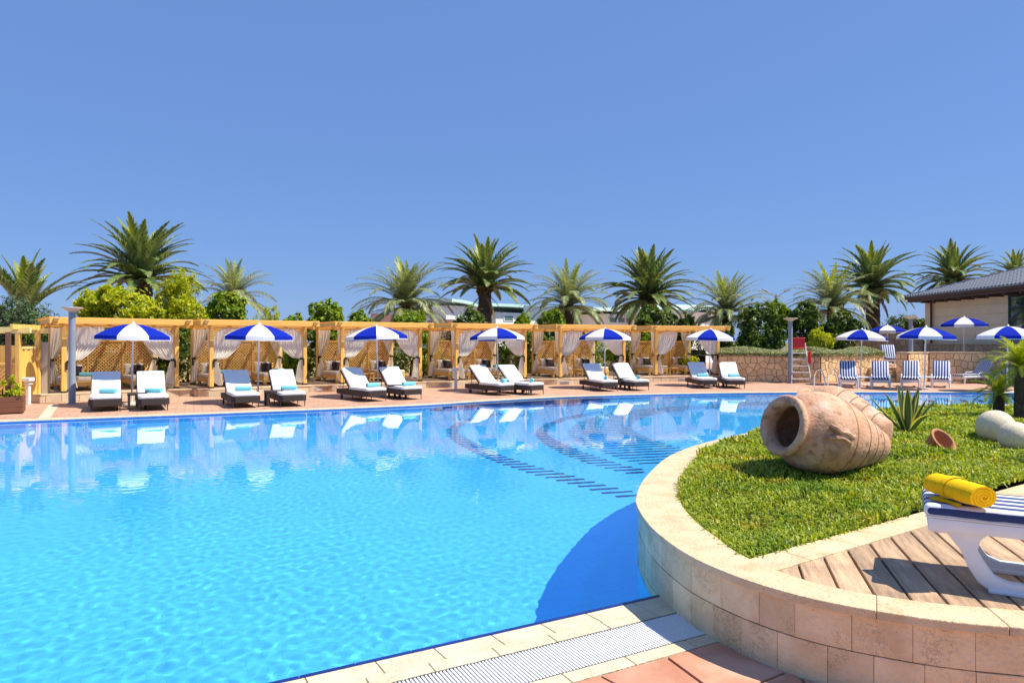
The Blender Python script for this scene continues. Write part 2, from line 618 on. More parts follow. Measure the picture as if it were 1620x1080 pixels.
M['fascia'] = mat('brown_eave', (.085, .042, .03), .55, .2, 4, stretch=(1, 1, 6))
M['window_dark'] = mat('window_frame', (.02, .025, .035), .4, .1, 5)
M['glass'] = mat('teal_glass', (.012, .05, .05), .04, .2, 2, spec=1.0)
M['glassfar'] = mat('pale_green_glass', (.10, .20, .18), .08, .2, 2, spec=1.0)
M['boxwood'] = mat('planter_box_wood', (.17, .065, .03), .6, .25, 4, .2, 24, stretch=(1, 1, 6))
M['concrete'] = mat('pale_render', (.55, .50, .43), .9, .08, 3)
M['sand'] = mat('sand_strip', (.60, .49, .34), .8, .1, 6)
M['lampglass'] = mat('lamp_dish', (.62, .55, .44), .5, .06, 5)
M['stripe'] = stripe_mat('blue_white_stripe', s2l((34, 56, 112)), (.76, .77, .78), .095)
M['stripe_near'] = stripe_mat('navy_white_stripe', s2l((38, 60, 108)), (.70, .72, .76), .103)

# pavement material: small terracotta tiles, tints only
def pavement_mat():
    m = mat('terracotta_paving', (.50, .275, .175), .7, .12, 2.2, .2, 14, col2=(.60, .37, .25))
    nt = m.node_tree
    b = nt.nodes['Principled BSDF']
    tc = nt.nodes.new('ShaderNodeTexCoord')
    mp = nt.nodes.new('ShaderNodeMapping'); mp.inputs['Rotation'].default_value = (0, 0, R(-25))
    nt.links.new(tc.outputs['Object'], mp.inputs[0])
    br = nt.nodes.new('ShaderNodeTexBrick')
    br.inputs['Scale'].default_value = 1.0
    br.inputs['Brick Width'].default_value = .42
    br.inputs['Row Height'].default_value = .42
    br.inputs['Mortar Size'].default_value = .012
    br.inputs['Color1'].default_value = (1, 1, 1, 1)
    br.inputs['Color2'].default_value = (.84, .82, .82, 1)
    br.inputs['Mortar'].default_value = (.6, .57, .55, 1)
    nt.links.new(mp.outputs[0], br.inputs['Vector'])
    mx = nt.nodes.new('ShaderNodeMix'); mx.data_type = 'RGBA'; mx.blend_type = 'MULTIPLY'
    mx.inputs[0].default_value = 1
    nt.links.new(b.inputs['Base Color'].links[0].from_socket, mx.inputs[6])
    nt.links.new(br.outputs['Color'], mx.inputs[7])
    nt.links.new(mx.outputs[2], b.inputs['Base Color'])
    return m
M['paving'] = pavement_mat()

def pool_mat():
    m = mat('pool_tile', (.078, .53, .96), .5, .05, 1.5, 0, col2=(.092, .58, .97))
    nt = m.node_tree
    b = nt.nodes['Principled BSDF']
    tc = nt.nodes.new('ShaderNodeTexCoord')
    mp = nt.nodes.new('ShaderNodeMapping'); mp.inputs['Rotation'].default_value = (0, 0, R(-28.3))
    nt.links.new(tc.outputs['Object'], mp.inputs[0])
    br = nt.nodes.new('ShaderNodeTexBrick')
    br.inputs['Brick Width'].default_value = .25
    br.inputs['Row Height'].default_value = .125
    br.inputs['Scale'].default_value = 1
    br.inputs['Mortar Size'].default_value = .004
    br.inputs['Color1'].default_value = (1, 1, 1, 1)
    br.inputs['Color2'].default_value = (.94, .96, .97, 1)
    br.inputs['Mortar'].default_value = (.78, .86, .91, 1)
    nt.links.new(mp.outputs[0], br.inputs['Vector'])
    mx = nt.nodes.new('ShaderNodeMix'); mx.data_type = 'RGBA'; mx.blend_type = 'MULTIPLY'
    mx.inputs[0].default_value = 1
    nt.links.new(b.inputs['Base Color'].links[0].from_socket, mx.inputs[6])
    nt.links.new(br.outputs['Color'], mx.inputs[7])
    nt.links.new(mx.outputs[2], b.inputs['Base Color'])
    return m
M['pool'] = pool_mat()

LM = {
    'canary': leaf_mat('canary_frond_leaf', (.085, .13, .045), (.21, .275, .085), (.48, .51, .17), .25, .38),
    'dead': leaf_mat('dead_frond_leaf', (.16, .10, .05), (.27, .18, .09), (.38, .27, .14), .15, .7),
    'young': leaf_mat('young_frond_leaf', (.16, .21, .03), (.33, .38, .05), (.55, .56, .08), .35, .4),
    'date': leaf_mat('date_frond_leaf', (.14, .18, .085), (.28, .325, .14), (.50, .52, .24), .28, .42),
    'lime': leaf_mat('lime_leaf', (.22, .30, .016), (.46, .53, .025), (.66, .62, .035), .45),
    'green': leaf_mat('fresh_leaf', (.08, .155, .012), (.21, .34, .022), (.40, .48, .045), .4),
    'dark': leaf_mat('dark_leaf', (.035, .07, .012), (.10, .165, .026), (.25, .33, .06), .3),
    'olean': leaf_mat('grey_green_leaf', (.06, .11, .052), (.115, .18, .085), (.21, .28, .13), .3),
    'grass': leaf_mat('grass_blade', (.13, .20, .014), (.33, .42, .036), (.58, .59, .12), .38),
    'cover': leaf_mat('silvery_ground_cover', (.14, .17, .06), (.30, .33, .14), (.50, .50, .26), .3),
    'agave': leaf_mat('agave_green', (.045, .095, .040), (.060, .12, .052), (.08, .15, .065), .1),
    'agavey': leaf_mat('agave_cream_margin', (.56, .52, .10), (.62, .57, .12), (.70, .63, .16), .25),
    'pygmy': leaf_mat('pygmy_frond_leaf', (.14, .22, .018), (.34, .42, .03), (.58, .58, .04), .38),
}

def patchy(m, tint, scale, lo_, hi_):
    nt = m.node_tree
    rp = [n for n in nt.nodes if n.type == 'VALTORGB'][0]
    tc = nt.nodes.new('ShaderNodeTexCoord')
    nz = nt.nodes.new('ShaderNodeTexNoise')
    nz.inputs['Scale'].default_value = scale
    nz.inputs['Detail'].default_value = 5
    nt.links.new(tc.outputs['Object'], nz.inputs['Vector'])
    mr = nt.nodes.new('ShaderNodeMapRange')
    mr.inputs['From Min'].default_value = lo_
    mr.inputs['From Max'].default_value = hi_
    nt.links.new(nz.outputs['Fac'], mr.inputs['Value'])
    mx = nt.nodes.new('ShaderNodeMix'); mx.data_type = 'RGBA'; mx.blend_type = 'MULTIPLY'
    nt.links.new(mr.outputs[0], mx.inputs[0])
    outs = [l.to_socket for l in rp.outputs[0].links]
    nt.links.new(rp.outputs[0], mx.inputs[6])
    mx.inputs[7].default_value = (*tint, 1)
    for o_ in outs: nt.links.new(mx.outputs[2], o_)
patchy(LM['grass'], (.55, .72, .7), 1.6, .48, .62)
patchy(LM['grass'], (1.25, .92, .8), 3.1, .55, .70)
patchy(LM['canary'], (.75, .85, .8), .8, .45, .6)

# ------------------------------------------------------------------ ground, pool, water
E0 = (-.187, 4.05)                     # a point of the near pool edge
EA = R(28.3)
EU = (math.cos(EA), math.sin(EA))      # along it
EN = (math.sin(EA), -math.cos(EA))     # away from the water, towards the camera
def EP(a, c):
    return (E0[0] + EU[0] * a + EN[0] * c, E0[1] + EU[1] * a + EN[1] * c)

FAR = catmull([(-22, 10.6), (-11.3, 15.0), (-6.8, 16.95), (-2.9, 18.75), (-.9, 20.2), (1.8, 21.9), (5.8, 23.15), (9.4, 23.7), (14, 23.8), (18, 23.4), (25, 21.8)], 6)
POOL = [EP(1.45, 0), EP(-16, 0)] + [(-24, 0), (-26, 9)] + FAR + [(25, 13.3), (14, 13.3), (8.6, 12.9), (5.3, 10.6), (3.3, 8.1), (2.05, 5.7)]
if area(POOL) < 0: POOL = POOL[::-1]

pav = sheet([(-60, -12), (60, -12), (60, 60), (-60, 60)], [POOL], 0).mesh('pavement', M['paving'])
tag(link('pavement', pav), kind='structure')
gm = mat('dry_ground', (.16, .14, .07), 1, .25, .05)
tag(link('ground', sheet([(-3000, -3000), (3000, -3000), (3000, 3000), (-3000, 3000)], [[(-60, -12), (60, -12), (60, 60), (-60, 60)]], -.01).mesh('ground', gm)), kind='structure')

ZW = -.035
ZF = -1.15
basin = MB()
basin.add([(-30, -10, ZF), (30, -10, ZF), (30, 30, ZF), (-30, 30, ZF)], [(0, 1, 2, 3)])
n = len(POOL)
for i in range(n):
    a, b = POOL[i], POOL[(i + 1) % n]
    basin.add([(a[0], a[1], ZF), (b[0], b[1], ZF), (b[0], b[1], -.02), (a[0], a[1], -.02)], [(0, 1, 2, 3)])
pool_o = link('pool_basin', basin.mesh('pool_basin', M['pool']))
tag(pool_o, kind='structure')
pool_o.cycles.is_caustics_receiver = True

# water surface with real small waves
def spacing(a, b, fn):
    out = [a]
    while out[-1] < b: out.append(out[-1] + fn(out[-1]))
    return np.array(out)
xs = spacing(-19, 25, lambda x: .026 if -4.2 < x < 1.8 else (.045 if -9 < x < 8 else .09))
ys = spacing(-3, 24.5, lambda y: .12 if y < 2.4 else (.022 if y < 6.5 else .022 + (y - 6.5) * .0075))
X, Y = np.meshgrid(xs, ys)
Z = np.zeros_like(X)
wr = np.random.default_rng(3)
for i in range(64):
    lam = math.exp(wr.uniform(math.log(.06), math.log(.21)))
    a = wr.normal(R(75), R(60))
    k = 2 * PI / lam
    Z += .00050 * lam * np.sin(k * (X * math.cos(a) + Y * math.sin(a)) + wr.uniform(0, 6.28))
# calmer towards the far side
gust = .8 + .35 * np.sin(X * .55 + 1.3 * np.sin(Y * .31)) * np.sin(Y * .47 + .9 * np.sin(X * .37 + 1))
fade = (1 - .30 * np.clip((Y - 5) / 9, 0, 1)) * gust
Z *= fade
nr, nc = X.shape
V = np.stack([X, Y, Z + ZW], -1).reshape(-1, 3)
idx = np.arange(nr * nc).reshape(nr, nc)
F = np.stack([idx[:-1, :-1], idx[:-1, 1:], idx[1:, 1:], idx[1:, :-1]], -1).reshape(-1, 4)
wm = bpy.data.materials.new('pool_water')
wm.use_nodes = True
t = wm.node_tree
t.nodes.clear()
wo_ = t.nodes.new('ShaderNodeOutputMaterial')
wg = t.nodes.new('ShaderNodeBsdfGlass')
wg.inputs['IOR'].default_value = 1.33
wg.inputs['Roughness'].default_value = 0
wg.inputs['Color'].default_value = (.98, 1, 1, 1)
t.links.new(wg.outputs[0], wo_.inputs[0])
water = link('water', np_mesh('water', V, F, wm, True))
water.cycles.is_caustics_caster = True
tag(water, kind='structure')

# dark tile dashes along the step edges of the pool floor
def FL(px, py):
    """pixel -> point of the pool floor through flat water"""
    x, d = P(px, py, ZW)
    v = Vector((x, d, ZW - CAMZ)).normalized()
    h = math.hypot(v.x, v.y)
    st = h / 1.33
    tt = st / math.sqrt(1 - st * st) * (ZW - ZF)
    return (x + v.x / h * tt, d + v.y / h * tt)

def dash_band(outer, inner, direction, pitch, thick, parent):
    poly = [FL(*p) for p in outer] + [FL(*p) for p in inner[::-1]]
    if area(poly) < 0: poly = poly[::-1]
    nx, ny = -direction[1], direction[0]
    vals = [nx * p[0] + ny * p[1] for p in poly]
    s = min(vals)
    while s < max(vals):
        # the band is a crescent: find the intervals where the stripe's middle line is inside it
        c = s + thick / 2
        hits = []
        for i in range(len(poly)):
            a, b = poly[i], poly[(i + 1) % len(poly)]
            da = nx * a[0] + ny * a[1] - c; db = nx * b[0] + ny * b[1] - c
            if (da < 0) != (db < 0):
                tt = da / (da - db)
                hits.append((a[0] + (b[0] - a[0]) * tt) * direction[0] + (a[1] + (b[1] - a[1]) * tt) * direction[1])
        hits.sort()
        for q in range(0, len(hits) - 1, 2):
            u0, u1 = hits[q], hits[q + 1]
            if u1 - u0 > .06:
                pl = [(u * direction[0] + w * nx, u * direction[1] + w * ny) for u, w in ((u0, s), (u1, s), (u1, s + thick), (u0, s + thick))]
                mb = MB().prism(pl, ZF + .001, ZF + .012)
                o = link('tile', mb.mesh('tile', M['bluetile']), parent)
                o.cycles.is_caustics_receiver = True
        s += pitch
DD = (math.cos(R(12)), math.sin(R(12)))
dash_band([(1004, 792), (960, 782), (900, 765), (840, 749), (790, 733), (748, 715), (722, 701), (706, 689), (706, 679), (722, 668), (750, 660), (790, 653)],
          [(1010, 779), (965, 769), (905, 752), (850, 738), (800, 722), (765, 707), (742, 695), (725, 685), (725, 677), (738, 668), (762, 661), (795, 655)],
          DD, .215, .085, pool_o)
dash_band([(1014, 753), (975, 745), (930, 733), (890, 718), (862, 703), (848, 690), (848, 681), (860, 671), (885, 662), (915, 655), (950, 650)],
          [(1022, 743), (985, 735), (945, 722), (905, 708), (880, 696), (866, 688), (866, 680), (878, 671), (898, 664), (925, 658), (955, 652)],
          DD, .215, .085, pool_o)
dash_band([(1030, 738), (990, 728), (945, 713), (915, 700), (900, 688), (900, 679), (915, 668), (945, 658), (985, 650), (1060, 643), (1150, 638), (1240, 634), (1330, 632)],
          [(1092, 712), (1060, 704), (1025, 692), (1003, 682), (998, 675), (1005, 666), (1030, 657), (1065, 651), (1110, 647), (1180, 642), (1250, 638), (1335, 635)],
          DD, .25, .07, pool_o)
for i in range(8):
    a = FL(1395 + i * 26, 634)
    o = link('tile', MB().prism([(a[0] - .3, a[1] - .42), (a[0] - .12, a[1] - .42), (a[0] + .32, a[1] + .42), (a[0] + .12, a[1] + .42)], ZF + .001, ZF + .012).mesh('tile', M['bluetile']), pool_o)
# entry steps at the far edge
for i in range(5):
    a0 = (-1.9 + i * .25, 18.95 + i * .28); a1 = (1.9 + .3 * i, 20.35 + i * .30)
    dx, dy = a1[0] - a0[0], a1[1] - a0[1]
    L = math.hypot(dx, dy); nx, ny = dy / L, -dx / L
    z1 = -.42 + i * .075
    q = [a0, a1, (a1[0] - nx * 1.2, a1[1] - ny * 1.2), (a0[0] - nx * 1.2, a0[1] - ny * 1.2)]
    st = link('step', MB().prism(q, ZF + .01, z1).mesh('step', M['pool']), pool_o)
    q = [a0, a1, (a1[0] - nx * .05, a1[1] - ny * .05), (a0[0] - nx * .05, a0[1] - ny * .05)]
    link('step_edge', MB().prism(q, z1 + .001, z1 + .01).mesh('step_edge', M['bluetile']), st)

# far coping strip of the pool
fp = Path(FAR)
mb = MB()
N = 120
vs = []
for i in range(N + 1):
    s = fp.L * i / N
    a = fp.off(s, .02); b = fp.off(s, -.30)
    vs += [(a[0], a[1], -.06), (a[0], a[1], .008), (b[0], b[1], .010), (b[0], b[1], -.01)]
fs = []
for i in range(N):
    for k in range(3):
        fs.append((i * 4 + k, i * 4 + k + 1, i * 4 + 4 + k + 1, i * 4 + 4 + k))
mb.add(vs, fs)
tag(link('pool_coping', mb.mesh('pool_coping', M['poolcoping'])), kind='structure')
mb = MB()
vs = []
for i in range(N + 1):
    s = fp.L * i / N
    a = fp.off(s, .026)
    vs += [(a[0], a[1], -.20), (a[0], a[1], -.012)]
mb.add(vs, [(2 * i, 2 * i + 1, 2 * i + 3, 2 * i + 2) for i in range(N)])
o = link('waterline_band', mb.mesh('waterline_band', mat('waterline_blue', (.03, .16, .5), .3, .2, 12)), pool_o)  # darker blue band just under the far coping

# near pool edge: blue trim, two rows of stone, overflow grate, stone strip
edge = thing('pool_edge', (0, 0, 0))
tag(edge, kind='structure')
rnd = random.Random(5)
def strip(name, c0, c1, z0, z1, L0, step, m, gap=.004, phase=0, drop=0.0, bev=.003):
    a = L0 + phase
    while a < 1.55:
        w = step * rnd.uniform(.93, 1.07)
        q = [EP(a + gap, c0 + gap / 2), EP(a + w - gap, c0 + gap / 2), EP(a + w - gap, c1 - gap / 2), EP(a + gap, c1 - gap / 2)]
        mb = MB()
        vs = [(q[0][0], q[0][1], z0), (q[1][0], q[1][1], z0), (q[2][0], q[2][1], z0), (q[3][0], q[3][1], z0),
              (q[0][0], q[0][1], z1 - drop), (q[1][0], q[1][1], z1 - drop), (q[2][0], q[2][1], z1), (q[3][0], q[3][1], z1)]
        mb.add(vs, [(0, 1, 2, 3), (7, 6, 5, 4), (0, 4, 5, 1), (1, 5, 6, 2), (2, 6, 7, 3), (3, 7, 4, 0)])
        mb.f = [f[::-1] for f in mb.f]
        link(name, mb.mesh(name, m, bevel=bev), edge)
        a += w
link('edge_bed', MB().prism([EP(-5, .0), EP(-5, .76), EP(1.6, .76), EP(1.6, .0)][::-1], -.5, .006).mesh('edge_bed', M['grout']), edge)
strip('trim_tile', -.012, .022, -.10, .012, -3.2, .30, M['bluetile'], .002, 0, 0, .002)
strip('edge_stone', .024, .195, -.03, .022, -3.2, .36, M['poolcoping'], .003, .05, .010)
strip('edge_stone', .197, .305, -.03, .023, -3.2, .36, M['poolcoping'], .003, .22)
strip('edge_stone', .640, .745, -.03, .023, -3.2, .42, M['poolcoping'], .003, .1)
link('drain_channel', MB().prism([EP(-5, .307), EP(-5, .638), EP(1.6, .638), EP(1.6, .307)][::-1], -.02, .009).mesh('drain_channel', M['dark']), edge)
gr = thing('drain_grate', (0, 0, 0), label='white slatted drain grate running along the near pool edge', cat='grate')
slat = MB().box(-.0062, .0062, .316, .630, .0095, .022).mesh('slat', M['grate'], bevel=.002, seg=1)
a = -2.6
k = 0
while a < 1.5:
    o = link('slat', slat, gr, (E0[0] + EU[0] * a, E0[1] + EU[1] * a, 0), (0, 0, EA + PI))
    o.scale = (1, 1, 1)
    a += .0205
    k += 1
for o in gr.children:      # slats were drawn across +y; turn them to the deck side
    o.rotation_euler = (0, 0, EA - PI)
for c in (.3115, .634):
    link('rail', MB().prism([EP(-3, c - .003), EP(1.5, c - .003), EP(1.5, c + .003), EP(-3, c + .003)][::-1], .0092, .020).mesh('rail', M['darkmetal']), gr)

# terracotta slabs of the near deck
near = thing('near_paving', (0, 0, 0))
tag(near, kind='structure')
link('mortar_bed', MB().prism([EP(-5, .75), EP(-5, 3.2), EP(3.2, 3.2), EP(3.2, .75)][::-1], -.05, .008).mesh('mortar_bed', M['joint']), near)
rr = random.Random(21)
for c in voronoi(jitter_seeds(-1.6, 3.0, .752, 2.7, 9, 4, .30, rr), -1.6, 3.0, .752, 2.7, .016):
    q = [EP(x, y) for x, y in c]
    if area(q) < 0: q = q[::-1]
    link('slab', MB().prism(q, .0, .021 + rr.uniform(-.002, .002)).mesh('slab', M['terracotta_slab'], bevel=.004), near)

# pale strip across the far deck
q = [P(60, 662), P(79, 661), P(94, 640), P(78, 640)]
tag(link('paving_strip', MB().prism([(x, y) for x, y in q], .0, .006).mesh('paving_strip', M['sand'])), kind='structure')

# ------------------------------------------------------------------ raised planter
ZP = .45
o_px = [(1620, 990), (1500, 979), (1400, 965), (1320, 951), (1250, 935), (1170, 910), (1100, 880), (1058, 853), (1030, 828), (1014, 804), (1010, 788), (1018, 764), (1035, 743), (1060, 722), (1100, 705), (1150, 692), (1205, 680), (1300, 659)]
pts = [P(x, y, ZP) for x, y in o_px]
pts = [(9.5, 2.9), (6.0, 2.75), (4.2, 2.82), (3.1, 2.95)] + pts + [(8.6, 13.9), (13, 14.4)]
OUT = catmull(pts, 8)
op = Path(OUT)
planter = thing('raised_planter', (2.5, 5, 0), label='curved raised planter of travertine with timber deck and lawn beside the pool', cat='planter')
PO = Vector((-2.5, -5, 0))
def pl(name, mb, m, **kw):
    mb.v = [(v[0] - 2.5, v[1] - 5, v[2]) for v in mb.v]
    return link(name, mb.mesh(name, m, **kw), planter)
def CWS(s_):
    d_ = float(op.at(s_)[1])
    return .215 + .125 * min(1, max(0, (d_ - 3.4) / 1.1))
cx, cy = op.off(op.L * .4, .5)
SGN = -1 if inside(OUT + [(17, 13), (17, 3)], np.array([cx]), np.array([cy]))[0] else 1
core = [op.off(op.L * i / 240, -.03 * SGN) for i in range(241)] + [(17, 13), (17, 3)]
INN = [op.off(op.L * i / 240, -CWS(op.L * i / 240) * SGN) for i in range(241)] + [(16.5, 12.5), (16.5, 3.3)]
if area(core) < 0: core = core[::-1]
if area(INN) < 0: INN = INN[::-1]
# core: vertical wall ring + soil bed
mb = MB()
n = len(core)
for i in range(n):
    a, b = core[i], core[(i + 1) % n]
    mb.add([(a[0], a[1], -1.14), (b[0], b[1], -1.14), (b[0], b[1], .41), (a[0], a[1], .41)], [(0, 1, 2, 3)])
cw = pl('wall_core', mb, M['grout'])
s_vis0 = 3.0
def piece(s0, s1, o0, o1, z0, z1, nseg=3):
    """block along the outline between offsets o0 (inner) and o1 (outer)"""
    ins = [op.off(s0 + (s1 - s0) * i / nseg, o0(s0 + (s1 - s0) * i / nseg) if callable(o0) else o0) for i in range(nseg + 1)]
    out = [op.off(s0 + (s1 - s0) * i / nseg, o1) for i in range(nseg + 1)]
    poly = out + ins[::-1]
    if area(poly) < 0: poly = poly[::-1]
    mb = MB()
    k = len(poly)
    mb.prism(poly, z0, z1)
    return mb
rr = random.Random(11)
def courses():
    for (z0, z1, w, ph) in ((.222, .402, .235, .0), (.0, .219, .225, .13), (-.22, -.003, .23, .05)):
        s = 2.2 + ph
        while s < op.L - 5.5:
            ww = w * rr.uniform(.86, 1.16)
            g = .0009
            mb = piece(s + g, s + ww - g, -.028 * SGN, (.0 + rr.uniform(-.0015, .0025)) * SGN, z0 + g, z1 - g, 3)
            pl('wall_tile', mb, M['walltile'], bevel=.002, seg=1)
            s += ww
courses()
s = 2.0
while s < op.L - 1.5:
    ww = rr.uniform(.42, .6)
    mb = piece(s + .0008, s + ww - .0008, lambda q_: -CWS(q_) * SGN, .022 * SGN, .404, ZP + rr.uniform(-.0008, .0008), 6)
    pl('coping_slab', mb, M['coping'], bevel=.006, seg=2)
    s += ww
# blue tiled skin under water
mb = MB()
NS = 120
vs = []
for i in range(NS + 1):
    a = op.off(op.L * i / NS, .004 * SGN)
    vs += [(a[0], a[1], ZF), (a[0], a[1], -.12)]
mb.add(vs, [(2 * i, 2 * i + 2, 2 * i + 3, 2 * i + 1) for i in range(NS)])
pl('tiled_skirt', mb, M['pool']).cycles.is_caustics_receiver = True

DA = R(33.5)
DU = (math.cos(DA), math.sin(DA))
DN = (-math.sin(DA), math.cos(DA))       # towards the lawn
D0 = (1.50, 4.16)
dc = DN[0] * D0[0] + DN[1] * D0[1]       # upper edge of the dividing kerb
lower = dc - .215
deck_poly = clip_half(INN, DN[0], DN[1], lower - .004)
lawn_poly = clip_half(INN, -DN[0], -DN[1], -(dc + .002))
# dividing kerb slabs
ua = DU[0] * D0[0] + DU[1] * D0[1]
u = ua - .35
while u < ua + 10:
    ww = rr.uniform(.45, .6)
    q = [(DU[0] * (u + a) + DN[0] * c, DU[1] * (u + a) + DN[1] * c) for a, c in ((.001, lower), (ww - .001, lower), (ww - .001, dc), (.001, dc))]
    for i in range(1):
        poly = q
    # keep it inside the coping ring
    ok = inside(INN, np.array([p[0] for p in q]), np.array([p[1] for p in q]))
    if ok.any():
        mb = MB().prism(q, .40, ZP - .003)
        pl('coping_slab', mb, M['coping'], bevel=.005, seg=2)
    u += ww
# boards
BA = R(73)
BD = (math.cos(BA), math.sin(BA)); BN = (math.sin(BA), -math.cos(BA))
w0 = .437 - .163 * 2
pl('deck_bed', MB().prism(deck_poly, .36, .405), M['dark'])
for i in range(26):
    c0 = w0 + .163 * i + .0072; c1 = w0 + .163 * (i + 1) - .0072
    p = clip_half(clip_half(deck_poly, BN[0], BN[1], c1), -BN[0], -BN[1], -c0)
    if len(p) >= 3 and abs(area(p)) > .002:
        q = []
        for v in p:
            if not q or math.hypot(v[0] - q[-1][0], v[1] - q[-1][1]) > .01: q.append(v)
        if len(q) < 3: continue
        if area(q) < 0: q = q[::-1]
        # the board's own frame so that its grain runs along it
        cxp = sum(v[0] for v in q) / len(q); cyp = sum(v[1] for v in q) / len(q)
        loc = [((v[0] - cxp) * BD[0] + (v[1] - cyp) * BD[1], (v[0] - cxp) * BN[0] + (v[1] - cyp) * BN[1]) for v in q]
        if area(loc) < 0: loc = loc[::-1]
        mb = MB().prism(loc, .407, .442)
        mb.v = [(v[0], -v[1], v[2]) for v in mb.v]
        mb.f = [f[::-1] for f in mb.f]
        me = mb.mesh('deck_board', M['planterboard'], bevel=.003, seg=1)
        o = link('deck_board', me, planter, (cxp - 2.5, cyp - 5, 0), (0, 0, BA))
M['planterboard'].node_tree.nodes['Mapping'].inputs['Scale'].default_value = (.9, 9, 4)

# lawn
def ground_h(x, y):
    x = np.asarray(x, float); y = np.asarray(y, float)
    return .43 + .10 * np.exp(-(((x - 3.6) / 2.2) ** 2 + ((y - 7.6) / 2.4) ** 2)) + .10 * np.exp(-(((x - 7) / 4) ** 2 + ((y - 10) / 3) ** 2)) + .018 * np.sin(x * 2.3 + 1) * np.sin(y * 2.9)
lp = [q for q in lawn_poly]
gx = np.arange(.8, 14, .12); gy = np.arange(3.5, 14.6, .12)
GX, GY = np.meshgrid(gx, gy)
GZ = ground_h(GX, GY) - .035
ins = inside(lp, GX, GY)
idx = np.arange(GX.size).reshape(GX.shape)
F = np.stack([idx[:-1, :-1], idx[:-1, 1:], idx[1:, 1:], idx[1:, :-1]], -1).reshape(-1, 4)
I4 = ins.ravel()[F].all(axis=1)
soil = link('soil', np_mesh('soil', np.stack([GX, GY, GZ], -1).reshape(-1, 3), F[I4], M['soil'], True))
tag(soil, kind='structure')
def blades(n, dens):
    x = RNG.uniform(.9, 13.5, n); y = RNG.uniform(3.6, 14.4, n)
    # dense near the viewer, thinning with distance
    keep = RNG.uniform(0, 1, n) < np.clip((5.2 / y) ** 1.15, .1, 1)
    keep &= (x / y < .80) | ((x / y < 1.6) & (RNG.uniform(0, 1, n) < .5))
    thin = np.sin(x * 5.3 + 2.2 * np.sin(y * 3.9 + 1)) * np.sin(y * 6.1 + 1.7 * np.sin(x * 4.3))
    keep &= RNG.uniform(0, 1, n) < np.clip(1.25 + 1.3 * thin, .25, 1)
    x, y = x[keep], y[keep]
    k = inside(lp, x, y)
    k &= np.hypot(x - 4.90, y - 7.68) > .23
    return x[k] + RNG.normal(0, .016, k.sum()), y[k] + RNG.normal(0, .016, k.sum())
bx, by = blades(900000, 1)
nb = len(bx)
patch = .5 + .5 * np.sin(bx * 3.1 + 2 * np.sin(by * 1.7)) * np.sin(by * 3.7 + 1.5 * np.sin(bx * 2.2))
dry = RNG.uniform(0, 1, nb)
L = RNG.uniform(.04, .10, nb) * (.55 + .8 * patch) * np.clip(.75 + by / 20, .8, 1.4)
W = RNG.uniform(.0042, .0085, nb) * np.clip(by / 5.2, 1, 2.4)
az = RNG.uniform(0, 2 * PI, nb)
tilt = RNG.normal(.68, .42, nb)
bz = ground_h(bx, by) - .03
ca, sa = np.cos(az), np.sin(az)
px_, py_ = -sa, ca
def vp(f, g, tl, ww):
    r = L * f * np.sin(tl)
    z = L * g * np.cos(tl)
    return bx + ca * r, by + sa * r, bz + z + .004
ax_, ay_, a_z = bx, by, bz
mx_, my_, mz_ = vp(.55, .62, tilt * .55, W)
tx_, ty_, tz_ = vp(1.05, .92, tilt, W)
V = np.empty((nb, 5, 3), np.float32)
V[:, 0] = np.stack([ax_ - px_ * W * .6, ay_ - py_ * W * .6, a_z], -1)
V[:, 1] = np.stack([ax_ + px_ * W * .6, ay_ + py_ * W * .6, a_z], -1)
V[:, 2] = np.stack([mx_ + px_ * W, my_ + py_ * W, mz_], -1)
V[:, 3] = np.stack([mx_ - px_ * W, my_ - py_ * W, mz_], -1)
V[:, 4] = np.stack([tx_, ty_, tz_], -1)
b5 = np.arange(nb)[:, None] * 5
F3 = np.concatenate([b5 + np.array([0, 1, 2]), b5 + np.array([0, 2, 3]), b5 + np.array([3, 2, 4])])
grass = link('grass', np_mesh('grass', V.reshape(-1, 3), F3, LM['grass']))
tag(grass, 'thick bright green grass filling the raised planter round the jars', 'grass', kind='stuff')

# ------------------------------------------------------------------ pergola terrace
UN = [((-13.2, 20.1), 41), ((-9.74, 22.1), 37), ((-6.07, 24.4), 34.5), ((-2.15, 26.4), 30), ((2.0, 28.3), 23.5), ((6.38, 30.3), 14.5)]
ZT = .24
PW, PD = 3.08, 2.6
def UL(i, x, y):
    (lx, ly), th = UN[i]
    c, s = math.cos(R(th)), math.sin(R(th))
    return (lx + c * x - s * y, ly + s * x + c * y)
fr = [(-15.0, 19.0)]
for i in range(6):
    fr += [UL(i, -.15, -.2), UL(i, PW + .2, -.2)]
fr += [(10.6, 31.2)]
FP = Path(catmull(fr, 4))
plat_poly = [tuple(p) for p in FP.p] + [(12, 40), (-26, 30)]
if area(plat_poly) < 0: plat_poly = plat_poly[::-1]
mb = sheet(plat_poly, [], ZT)
terr = tag(link('terrace', mb.mesh('terrace', M['deckwood'])), kind='structure')
